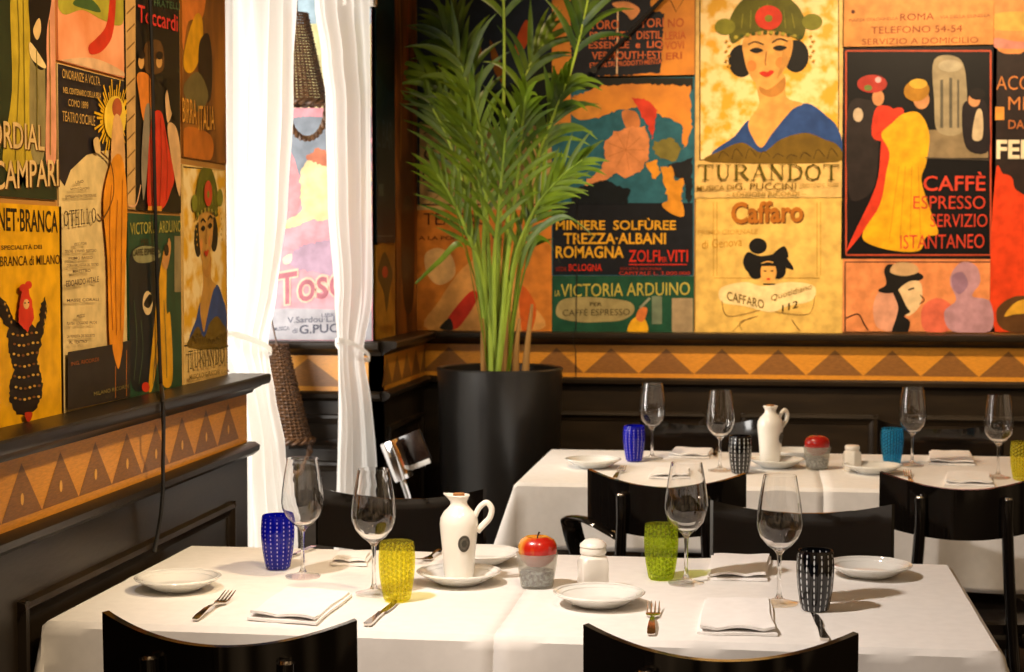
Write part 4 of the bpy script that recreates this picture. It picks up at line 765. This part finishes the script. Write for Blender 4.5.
# ------------------------------------------------------------------ chairs
def sheet(bm, fn, nu, nv, th):
    """closed curved plate: fn(u,v)->(point, normal)"""
    S = []
    for side in (0, 1):
        S.append([[bm.verts.new(fn(i / nu, j / nv)[0] + fn(i / nu, j / nv)[1] * (th * (side - .5))) for j in range(nv + 1)] for i in range(nu + 1)])
    A, B = S
    for i in range(nu):
        for j in range(nv): bm.faces.new((A[i][j], A[i][j + 1], A[i + 1][j + 1], A[i + 1][j])); bm.faces.new((B[i][j], B[i + 1][j], B[i + 1][j + 1], B[i][j + 1]))
    for i in range(nu):
        for j in (0, nv): bm.faces.new((A[i][j], A[i + 1][j], B[i + 1][j], B[i][j]))
    for j in range(nv):
        for i in (0, nu): bm.faces.new((A[i][j], B[i][j], B[i][j + 1], A[i][j + 1]))
def make_chair(label, arms=False, name='dining_chair'):
    t = thing(name, label, 'chair', group='black lacquered chairs with curved backs')
    def back(u, v):
        x = -.2 + .4 * u; q = (x / .2) ** 2
        top = .800 + .034 * q; bot = .672 + .026 * q; z = bot + (top - bot) * v
        return Vector((x, -.225 + .062 * q - .03 * (z - .74), z)), Vector((-2 * .062 * x / .04, 1, .03)).normalized()
    bm = bmesh.new(); sheet(bm, back, 28, 6, .013); obj('backrest', bm, LACQ, t)
    bm = bmesh.new()
    def seat(u, v):
        a = .205; x, y = -1 + 2 * u, -1 + 2 * v
        return Vector((x * a * math.sqrt(1 - y * y * .22), y * a * math.sqrt(1 - x * x * .22), .445 - .010 * (1 - x * x) * (1 - y * y))), Vector((0, 0, 1))
    sheet(bm, seat, 16, 16, .022); obj('seat', bm, LACQ, t)
    for s in (-1, 1):
        q = (.107 / .2) ** 2; yb = -.225 + .062 * q
        bm = bmesh.new(); tube(bm, catmull([(s * .150, -.235, 0), (s * .135, -.212, .30), (s * .122, -.206, .46), (s * .107, yb - .016, .69), (s * .107, yb - .019, .778)], 6), [.012 + .003 * min(1, i / 8) for i in range(25)], 10)
        rl = obj('rear_leg', bm, LACQ, t)
        bm = bmesh.new(); lathe(bm, [(0, .006), (.009, .004), (.012, -.002), (.0125, -.012), (0, -.012)], 14); bm.transform(Matrix.Translation((s * .107, yb - .020, .778))); obj('bolt_cap', bm, STEEL, rl)
        bm = bmesh.new(); tube(bm, [(s * .175, .165, 0), (s * .165, .155, .437)], [.011, .016], 10); obj('front_leg', bm, LACQ, t)
        bm = bmesh.new(); box(bm, s * .155 - .008, s * .155 + .008, -.19, .155, .395, .434, .003); obj('side_rail', bm, LACQ, t)
        if arms:
            pts = catmull([(s * .115, -.19, .662), (s * .195, -.165, .697), (s * .255, -.10, .694), (s * .268, -.04, .662), (s * .255, -.02, .60), (s * .225, -.02, .52), (s * .195, -.02, .44)], 6)
            bm = bmesh.new(); tube(bm, pts, .027, 10, True, 0, .32); obj('armrest', bm, LACQ, t)
    bm = bmesh.new(); box(bm, -.15, .15, .15, .165, .395, .434, .003); box(bm, -.12, .12, -.205, -.19, .395, .434, .003); obj('cross_rail', bm, LACQ, t)
    return t
def mid(pxl, pyl, pxr, pyr, z):
    a, b = at(pxl, pyl, 2, z), at(pxr, pyr, 2, z); return a, b
ch = make_chair('black lacquered chair pushed in at the near left corner, in front of the shallow plate')
def put_chair(c, pl, pr, faces, rz=0):
    """pl/pr: the photo pixels of the two top corners of its backrest"""
    a, b = at(*pl, 2, .834), at(*pr, 2, .834); m = (a + b) / 2; off = .168
    r = rz + (0 if faces > 0 else math.pi)
    c.location = (m.x + math.sin(-r) * off * 1, m.y + math.cos(r) * off, 0); c.rotation_euler = (0, 0, r); return c
put_chair(ch, (103, 612), (357, 619), 1, .0)
put_chair(dup(ch, (0, 0, 0), 0, 'black lacquered chair at the bottom of the photo, in front of the square folded napkin'), (586, 624), (856, 633), 1)
put_chair(dup(ch, (0, 0, 0), 0, 'black lacquered chair facing us behind the near white jug'), (318, 487), (484, 489), -1, math.radians(5))
put_chair(dup(ch, (0, 0, 0), 0, 'black lacquered chair facing us behind the near black dotted tumbler'), (712, 500), (893, 504), -1)
put_chair(dup(ch, (0, 0, 0), 0, 'black lacquered chair with its back to us at the far right table'), (884, 472), (1040, 474), 1)
put_chair(dup(ch, (0, 0, 0), 0, 'black lacquered chair by the back wall, behind the far blue tumbler'), (640, 416), (762, 418), -1)
put_chair(dup(ch, (0, 0, 0), 0, 'black lacquered chair by the back wall, behind the turquoise tumbler'), (880, 420), (1002, 422), -1)
put_chair(make_chair('black chair with bent armrests, its back to us at the far left table', True, 'armchair'), (590, 469), (744, 473), 1, math.radians(-4))
# ------------------------------------------------------------------ tableware
TT = TZ + .0012
def on(px, py, z=TT): p = at(px, py, 2, z); return Vector((p.x, p.y, z))
def lab(first, make):                       # make() the first, copy the rest
    pass
def make_plate():
    t = thing('bread_plate', '', 'plate', group='small white plates')
    bm = bmesh.new(); lathe(bm, [(0, 0), (.042, 0), (.046, .003), (.060, .010), (.078, .0205), (.0818, .0225), (.0825, .0240), (.0815, .0252), (.0775, .0238), (.074, .0226), (.072, .0214), (.060, .0145), (.050, .0085), (.045, .0066), (0, .006)], 64)
    obj('dish', bm, PORC, t)
    bm = bmesh.new(); lathe(bm, [(.0755, .0238), (.0762, .0252), (.0770, .0240)], 64); lathe(bm, [(.066, .0182), (.0667, .0196), (.0674, .0190)], 64); obj('embossed_rings', bm, PORC, t)
    return t
plates = [((178, 589), 'shallow white plate at the left, nearest the panelled wall', 1), ((459, 583), 'white plate with fluted rim under the near white jug', 1), ((481, 563), 'white plate half hidden behind the near white jug', 1),
          ((599, 605), 'white plate in front of the near ceramic shaker', 1.02), ((869, 576), 'white plate at the right end of the near table', 1.02), ((593, 467), 'white plate on the far left table beside the palm', 1.02),
          ((776, 467), 'white plate under the far white jug', 1.02), ((795, 458), 'white plate mostly hidden behind the far white jug', 1.02), ((873, 473), 'white plate in front of the far ceramic shaker', 1.02)]
pl = make_plate()
for i, (q, l, s) in enumerate(plates):
    o = pl if i == 0 else dup(pl, (0, 0, 0)); o.location = on(*q); o['label'] = l; o.scale = (s, s, s); o.rotation_euler = (0, 0, i * .7)
def make_wine():
    t = thing('wine_glass', '', 'wine glass', group='empty stemmed wine glasses')
    bm = bmesh.new(); H = .237
    outer = [(.0345, .0015), (.0350, .003), (.020, .0062), (.008, .0105), (.0045, .018), (.0036, .035), (.0035, .075), (.0048, .091), (.010, .099), (.022, .108), (.034, .122), (.0405, .138), (.0418, .150), (.0405, .170), (.0365, .200), (.0315, .228), (.0300, .2365)]
    inner = [(.0293, .2365), (.0308, .228), (.0357, .200), (.0397, .170), (.0410, .150), (.0397, .1385), (.0333, .123), (.0215, .1095), (.010, .1015), (0, .0995)]
    lathe(bm, [(0, 0), (.0340, 0)] + outer[:4] + [(0, .0105)], 44); obj('foot', bm, FOOTG, t)
    bm = bmesh.new(); lathe(bm, [(0, .0105)] + outer[3:8] + [(0, .092)], 20); obj('stem', bm, GLASS, t)
    bm = bmesh.new(); lathe(bm, outer[7:] + inner, 44); obj('bowl', bm, GLASS, t)
    return t
wg = make_wine()
wines = [((303, 577), 'wine glass beside the near blue tumbler, in front of the left curtain'), ((374, 594), 'wine glass just left of the near yellow green tumbler'), ((686, 584), 'wine glass just right of the near olive tumbler'), ((779, 604), 'wine glass just left of the near black dotted tumbler'),
         ((652, 459), 'wine glass just right of the far blue tumbler'), ((720, 471), 'wine glass just left of the far black dotted tumbler'), ((912, 466), 'wine glass just right of the turquoise tumbler'), ((998, 478), 'wine glass at the right edge of the far table, beside the green tumbler')]
for i, (q, l) in enumerate(wines):
    o = wg if i == 0 else dup(wg, (0, 0, 0)); o.location = on(*q); o['label'] = l
TB = tumbler_mat('cobalt_dotted_glass', '#0A14B4', '#C8B8F0', 15, 13, .30, (.10, .26), '#2030F0', False, .3)
TG = tumbler_mat('yellow_green_bubble_glass', '#F6F07C', '#C4C040', 22, 11, .86, (.18, .32), '#FAF6A4', True, .6)
TO = tumbler_mat('olive_bubble_glass', '#E2EC70', '#A0B034', 22, 11, .86, (.18, .32), '#E8F094', True, .6)
TK = tumbler_mat('black_dotted_glass', '#05060A', '#C8CCD0', 15, 9, .04, (.10, .40))
TC = tumbler_mat('turquoise_bubble_glass', '#5CC8EC', '#2A88A8', 22, 11, .78, (.18, .32), '#90DCF4', True, .5)
def make_tumbler(m, label, q, n=22, sc=1):
    t = thing('tumbler', label, 'tumbler', on(*q), random.uniform(0, 3), 'coloured glass tumblers'); bm = bmesh.new()
    o_ = [(.021, 0), (.0245, .003), (.0275, .018), (.0310, .040), (.0330, .062), (.0335, .080), (.0322, .098), (.0308, .1085)]
    seg = n * 4
    lathe(bm, [(0, 0)] + o_, seg, (0, .1085))
    for v in bm.verts:
        r = math.hypot(v.co.x, v.co.y)
        if r > .01: k = 1 + .016 * math.cos(n * math.atan2(v.co.y, v.co.x)); v.co.x *= k; v.co.y *= k
    lathe(bm, [(.0308, .1085), (.0298, .1092), (.0286, .1085), (.0298, .098), (.0310, .080), (.0305, .062), (.0285, .040), (.025, .018), (.021, .010), (0, .008)], seg, (0, .1085))
    obj('glass', bm, m, t); t.scale = (sc, sc, sc); return t
for a in ((TB, 'cobalt blue dotted tumbler beside the left curtain', (278, 568), 15), (TG, 'yellow green ribbed tumbler left of the near white jug', (397, 600)), (TO, 'olive green ribbed tumbler right of the near ceramic shaker', (661, 579)), (TK, 'black tumbler with white dashes on the near right table', (815, 610), 15),
          (TB, 'cobalt blue dotted tumbler on the far left table', (634, 461), 15), (TK, 'black tumbler with white dashes beside the far white jug', (740, 473), 15), (TC, 'turquoise ribbed tumbler on the far right table', (892, 464)), (TG, 'yellow green ribbed tumbler at the right edge of the far table', (1022, 480))): make_tumbler(*a)
def make_jug(label, q, rz, sc=1, z=None, spout=True):
    t = thing('ceramic_jug', label, 'jug', on(*q), rz, 'white stoppered jugs'); t.location.z = z or TT; t.scale = (sc,) * 3
    bm = bmesh.new(); lathe(bm, [(0, 0), (.0265, 0), (.0285, .003), (.0295, .012), (.0325, .055), (.0365, .092), (.0375, .106), (.0360, .118), (.0300, .129), (.0210, .138), (.0165, .144), (.0160, .150), (.0190, .157), (.0215, .161), (.0205, .163), (.0160, .158), (.0125, .150), (.0120, .140), (0, .138)], 48)
    if spout:
        for v in bm.verts:
            f = max(0, (v.co.z - .148) / .015); a = math.atan2(v.co.y, v.co.x)
            if f > 0: c = max(0, math.cos(a - math.pi)) ** 4; v.co.x -= .010 * f * c; v.co.z += .003 * f * c
    obj('body', bm, CERAM, t)
    bm = bmesh.new(); pts = catmull([(.030, 0, .118), (.040, 0, .138), (.054, 0, .148), (.064, 0, .136), (.060, 0, .118), (.049, 0, .106), (.036, 0, .092)], 8); tube(bm, pts, [.0052 + .0016 * (i / len(pts)) for i in range(len(pts))], 10); obj('handle', bm, CERAM, t)
    bm = bmesh.new(); tube(bm, [(0, 0, .142), (0, 0, .1655)], [.0105, .0115], 18); obj('cork', bm, CORK, t)
    bm = bmesh.new()
    for r0, r1, mi, dep in ((.001, 1, 0, .0012), (.72, .84, 1, .0018), (.001, .42, 1, .0018)):     # oval seal with a ring and boss, bent round the body
        V = []
        for k in range(32):
            an = 2 * math.pi * k / 32
            for rr in (r0, r1): 
                u = .0120 * rr * math.cos(an) / .0345; z = .072 + .0165 * rr * math.sin(an); R = .0325 + (z - .055) * .108 + dep; V.append(bm.verts.new((R * math.sin(u + .42), -R * math.cos(u + .42), z)))
        for k in range(32): 
            f = bm.faces.new((V[2 * k], V[2 * k + 1], V[(2 * k + 3) % 64], V[(2 * k + 2) % 64])) if r0 else None
            if f: f.material_index = mi
        if not r0: f = bm.faces.new([V[2 * k + 1] for k in range(32)]); f.material_index = mi
    obj('oval_badge', bm, [BADGE, mat('badge_relief', '#3E3A30', .5, .3, 90)], t, smooth=False); return t
make_jug('white ceramic jug with grey oval badge on the near table', (459, 582), 0.05, 1.0, TT + .0085)
make_jug('slender white ceramic jug on the far table', (770, 465), math.radians(40), 1.04, TT + .0095, False)
def make_cup(label, q, am):
    t = thing('frosted_cup', label, 'cup', on(*q), 0, 'frosted cups holding fruit'); bm = bmesh.new()
    lathe(bm, [(0, 0), (.0295, 0), (.031, .002), (.0355, .030), (.0405, .0655), (.0405, .067), (.0388, .067), (.0335, .030), (.029, .006), (0, .005)], 44); obj('cup_wall', bm, FROSTG, t)
    bm = bmesh.new(); lathe(bm, [(0, .0055), (.0288, .0058), (.0325, .028), (.031, .033), (.015, .036), (0, .037)], 32)
    obj('crystals', bm, SALT, t)
    a = thing('apple', label.replace('frosted cup', 'apple').split(' holding')[0] + ' resting in its frosted cup', 'apple', on(*q) + Vector((0, 0, .0385)), random.uniform(0, 6), 'apples in frosted cups'); bm = bmesh.new()
    lathe(bm, [(0, .004), (.008, .0005), (.018, .003), (.027, .012), (.0325, .026), (.0325, .036), (.028, .046), (.019, .0515), (.010, .050), (.004, .046), (0, .044)], 32)
    for v in bm.verts:
        an = math.atan2(v.co.y, v.co.x); k = 1 + .02 * math.cos(5 * an) + .03 * math.sin(an + .4); v.co.x *= k; v.co.y *= k
    a.scale = (1.15,) * 3; obj('flesh', bm, am, a); bm = bmesh.new(); tube(bm, [(0, 0, .043), (.001, 0, .052), (.004, .001, .059)], [.0012, .0012, .0018], 6); obj('stalk', bm, STALK, a)
def frost_mat():
    m = bpy.data.materials.new('frosted_glass'); m.use_nodes = True; n, L = m.node_tree.nodes, m.node_tree.links; p = n['Principled BSDF']; out = n['Material Output']
    no = n.new('ShaderNodeTexNoise'); no.inputs['Scale'].default_value = 60; r = n.new('ShaderNodeValToRGB'); r.color_ramp.elements[0].color = (.50, .49, .44, 1); r.color_ramp.elements[1].color = (.62, .61, .56, 1); L.new(no.outputs['Fac'], r.inputs[0]); L.new(r.outputs[0], p.inputs['Base Color']); p.inputs['Roughness'].default_value = .4
    tr = n.new('ShaderNodeBsdfTransparent'); tr.inputs[0].default_value = (.93, .93, .9, 1); x = n.new('ShaderNodeMixShader'); x.inputs[0].default_value = .73; L.new(p.outputs[0], x.inputs[1]); L.new(tr.outputs[0], x.inputs[2]); L.new(x.outputs[0], out.inputs[0]); return m
FROSTG = frost_mat()
make_cup('red and yellow frosted cup holding an apple on the near table'.replace('red and yellow frosted cup', 'near frosted cup'), (537, 587), APPLE)
make_cup('far frosted cup holding a deep red apple', (817, 469), APPLE2)
for o in list(C.objects):
    if o.name.startswith('apple') and o.parent is None: o['label'] = 'red and yellow apple sitting in the near frosted cup' if o.location.y < 4 else 'deep red apple sitting in the far frosted cup'
for o in list(C.objects):
    if o.name.startswith('frosted_cup'): o['label'] = 'frosted tapered cup with blue crystals, left of the near shaker' if o.location.y < 4 else 'frosted tapered cup on the far table, right of the slender jug'
def make_shaker(label, q, rz, n, sc=1):
    """faceted ceramic shaker: n-sided body, round neck, domed lid"""
    t = thing('ceramic_shaker', label, 'shaker', on(*q), rz, 'ceramic shakers'); t.scale = (sc,) * 3; bm = bmesh.new(); seg = 48
    prof = [(0, 0, 1), (.0245, 0, 1), (.026, .003, 1), (.026, .044, 1), (.024, .052, .7), (.019, .056, 0), (.0175, .058, 0), (0, .058, 0)]
    lathe(bm, [(r, z) for r, z, _ in prof], seg)
    for v in bm.verts:
        r = math.hypot(v.co.x, v.co.y)
        if r < .001: continue
        k = 1 if v.co.z < .046 else max(0, 1 - (v.co.z - .046) / .010); a = math.atan2(v.co.y, v.co.x); m_ = math.pi / n
        s = math.cos(m_) / math.cos(((a + m_) % (2 * m_)) - m_); s = min(s, .955 if n == 4 else 1) * (1.16 if n == 4 else 1.04); s = 1 + (s - 1) * k; v.co.x *= s; v.co.y *= s
    obj('body', bm, CERAM, t)
    bm = bmesh.new(); lathe(bm, [(0, .0575), (.0195, .0575), (.021, .060), (.021, .066), (.0195, .069)] + ([(.0215, .070), (.0205, .074), (.014, .080), (.006, .0825), (0, .083)] if n == 4 else [(.0190, .0705), (.010, .0715), (0, .072)]), 36); lid = obj('lid', bm, CERAM, t)
    bm = bmesh.new()
    for k in range(7): a = 2 * math.pi * k / 6; r = .0 if k == 6 else .007; z = .083 if n == 4 else .0716; lathe(bm, [(0, z - .0015 if r else z), (.0012, z - .0015 if r else z), (0, z - .0008 if r else z + .0003)], 8, cx=r * math.cos(a), cy=r * math.sin(a))
    obj('holes', bm, STALK, lid); return t
make_shaker('white square ceramic shaker with domed lid on the near table', (593, 590), math.radians(20), 4, 1.2)
make_shaker('cream faceted ceramic shaker on the far table', (852, 470), math.radians(10), 6, 1.04)
# napkins: folded linen, several layers
def napkin(label, a, b, c, d, seed):
    """a,b,c,d photo pixels of its corners on the table: back-left, back-right, front-right, front-left"""
    rnd = random.Random(seed); A, B, Cc, D = [on(*q, TZ) for q in (a, b, c, d)]; ctr = (A + B + Cc + D) / 4; ctr.z = TT
    t = thing('folded_napkin', label, 'napkin', ctr, 0, 'folded white napkins'); bm = bmesh.new(); n = 14
    for L in range(2):
        sh = .006 * L; z0 = .0004 + .0050 * L; S = [[], []]
        for i in range(n + 1):
            for s in (0, 1): S[s].append([])
            for j in range(n + 1):
                u, v = i / n, j / n; P = (A * (1 - u) + B * u) * (1 - v) + (D * (1 - u) + Cc * u) * v - ctr
                P += Vector(((.5 - u) * sh * 1.6 + .0015 * math.sin(7 * v + L), (v - .5) * sh * 1.6 + .0018 * math.sin(9 * u + L * 2 + seed), 0)); e = min(u, 1 - u, v, 1 - v)
                z = z0 + .0022 * noise.noise(Vector((u * 2.5 + seed, v * 2.5, L * .3))) * L + (.0016 * (1 - e / .08) * (1 if L == 1 and v > .9 else 0) if e < .08 else 0) + (.005 * L * max(0, (v - .8) / .2) * abs(math.sin(5 * u + seed)))
                for s in (0, 1): S[s][i].append(bm.verts.new((P.x, P.y, max(z + s * .0047, .0002))))
        for i in range(n):
            for j in range(n):
                for s in (0, 1): bm.faces.new((S[s][i][j], S[s][i + 1][j], S[s][i + 1][j + 1], S[s][i][j + 1]))
        for k in range(n):
            for (i, j, i2, j2) in ((k, 0, k + 1, 0), (k, n, k + 1, n), (0, k, 0, k + 1), (n, k, n, k + 1)): bm.faces.new((S[0][i][j], S[0][i2][j2], S[1][i2][j2], S[1][i][j]))
    obj('folded_cloth', bm, NAPK, t); return t
napkin('folded napkin on the near left table, right of the fork', (285, 591), (352, 597), (316, 626), (246, 621), 1)
napkin('folded napkin at the front of the near right table, between fork and knife', (704, 603), (770, 603), (777, 637), (696, 636), 2)
napkin('folded napkin right of the olive tumbler, behind the near right wine glass', (711, 558), (771, 559), (767, 582), (707, 581), 3)
napkin('folded napkin at the back of the near left table, left of the second wine glass', (338, 555), (372, 556), (366, 567), (330, 566), 4)
napkin('folded napkin behind the far black dotted tumbler, between two wine glasses', (674, 450), (713, 451), (709, 459), (668, 458), 5)
napkin('folded napkin at the front of the far left table, behind the armchair', (655, 470), (694, 471), (690, 480), (648, 479), 6)
napkin('folded napkin at the back of the far right table, between two wine glasses', (929, 453), (970, 454), (975, 466), (928, 465), 7)
napkin('folded napkin at the front of the far right table, behind the chair', (947, 474), (990, 475), (994, 487), (944, 486), 8)
def strip(bm, outline, th, zf):
    """solid plate from a closed 2-D outline, bent by zf(x,y)"""
    f = bm.faces.new([bm.verts.new((x, y, 0)) for x, y in outline]); bmesh.ops.triangulate(bm, faces=[f]); g = bmesh.ops.extrude_face_region(bm, geom=bm.faces[:]); top = {v for v in g['geom'] if isinstance(v, bmesh.types.BMVert)}
    for v in bm.verts: v.co.z = zf(v.co.x, v.co.y) + (th if v in top else 0)
def make_fork():
    t = thing('fork', '', 'fork', group='steel forks'); bm = bmesh.new()
    hl = [(.0045, 0), (.0060, .004), (.0062, .02), (.0045, .06), (.0030, .09), (.0026, .105), (.0042, .116), (.0088, .124), (.0108, .133)]
    bz = lambda x, y: .0012 + .006 * math.sin(math.pi * min(1, max(0, y / .13))) + (.010 * ((y - .130) / .06) ** 1.4 if y > .130 else 0)
    ol = hl + [(.0108, .142)] + [(-x, y) for x, y in ([(.0108, .142)] + hl[::-1])]
    strip(bm, ol, .0022, bz); obj('handle', bm, STEEL, t)
    for k in range(4):
        x = -.0090 + .0060 * k; bm = bmesh.new(); tube(bm, [(x, .139, bz(0, .139) + .0011), (x, .158, bz(0, .158) + .0011), (x, .176, bz(0, .176) + .0011), (x, .190, bz(0, .190) + .0011)], [.0017, .0016, .0013, .0006], 8); obj('tine', bm, STEEL, t)
    return t
def make_knife():
    t = thing('knife', '', 'knife', group='steel knives'); bm = bmesh.new()
    hl = [(.0055, 0), (.0072, .004), (.0074, .02), (.0055, .05), (.0046, .08), (.0052, .098)]
    strip(bm, hl + [(-x, y) for x, y in hl[::-1]], .0046, lambda x, y: .0004 - abs(x) * .1 + .0008); obj('handle', bm, STEEL, t)
    bm = bmesh.new(); strip(bm, [(.0040, .097), (.0040, .110), (.0085, .116), (.0092, .15), (.0080, .185), (.0030, .203), (-.0040, .208), (-.0045, .15), (-.0045, .097)], .0016, lambda x, y: .0018); obj('blade', bm, STEEL, t); return t
fk, kn = make_fork(), make_knife()
def lay(o, p0, p1, label, sc=1):
    """butt of the handle at photo pixel p0, pointing to p1"""
    a, b = on(*p0), on(*p1); o.location = a; d = b - a; o.rotation_euler = (0, 0, math.atan2(d.y, d.x) - math.pi / 2); o['label'] = label; o.scale = (sc,) * 3
lay(fk, (195, 621), (231, 597), 'fork lying right of the leftmost plate', 1.08)
lay(dup(fk, (0, 0, 0)), (651, 636), (654, 605), 'fork lying right of the plate in front of the near shaker', 1.15)
lay(dup(fk, (0, 0, 0)), (447, 549), (431, 558), 'fork half hidden behind the near white jug', 1.0)
lay(dup(fk, (0, 0, 0)), (615, 479), (625, 467), 'fork beside the plate on the far left table', 1.1)
lay(dup(fk, (0, 0, 0)), (911, 484), (906, 472), 'fork beside the plate on the far right table', 1.1)
lay(kn, (367, 626), (397, 601), 'knife lying between the yellow green tumbler and the napkin', 1.0)
lay(dup(kn, (0, 0, 0)), (825, 641), (812, 612), 'knife lying in front of the near black dotted tumbler', 1.0)
lay(dup(kn, (0, 0, 0)), (314, 548), (282, 561), 'knife behind the wine glass beside the near blue tumbler', 1.0)
lay(dup(kn, (0, 0, 0)), (718, 449), (713, 461), 'knife right of the napkin on the far left table', 1.0)
bpy.context.view_layer.update()
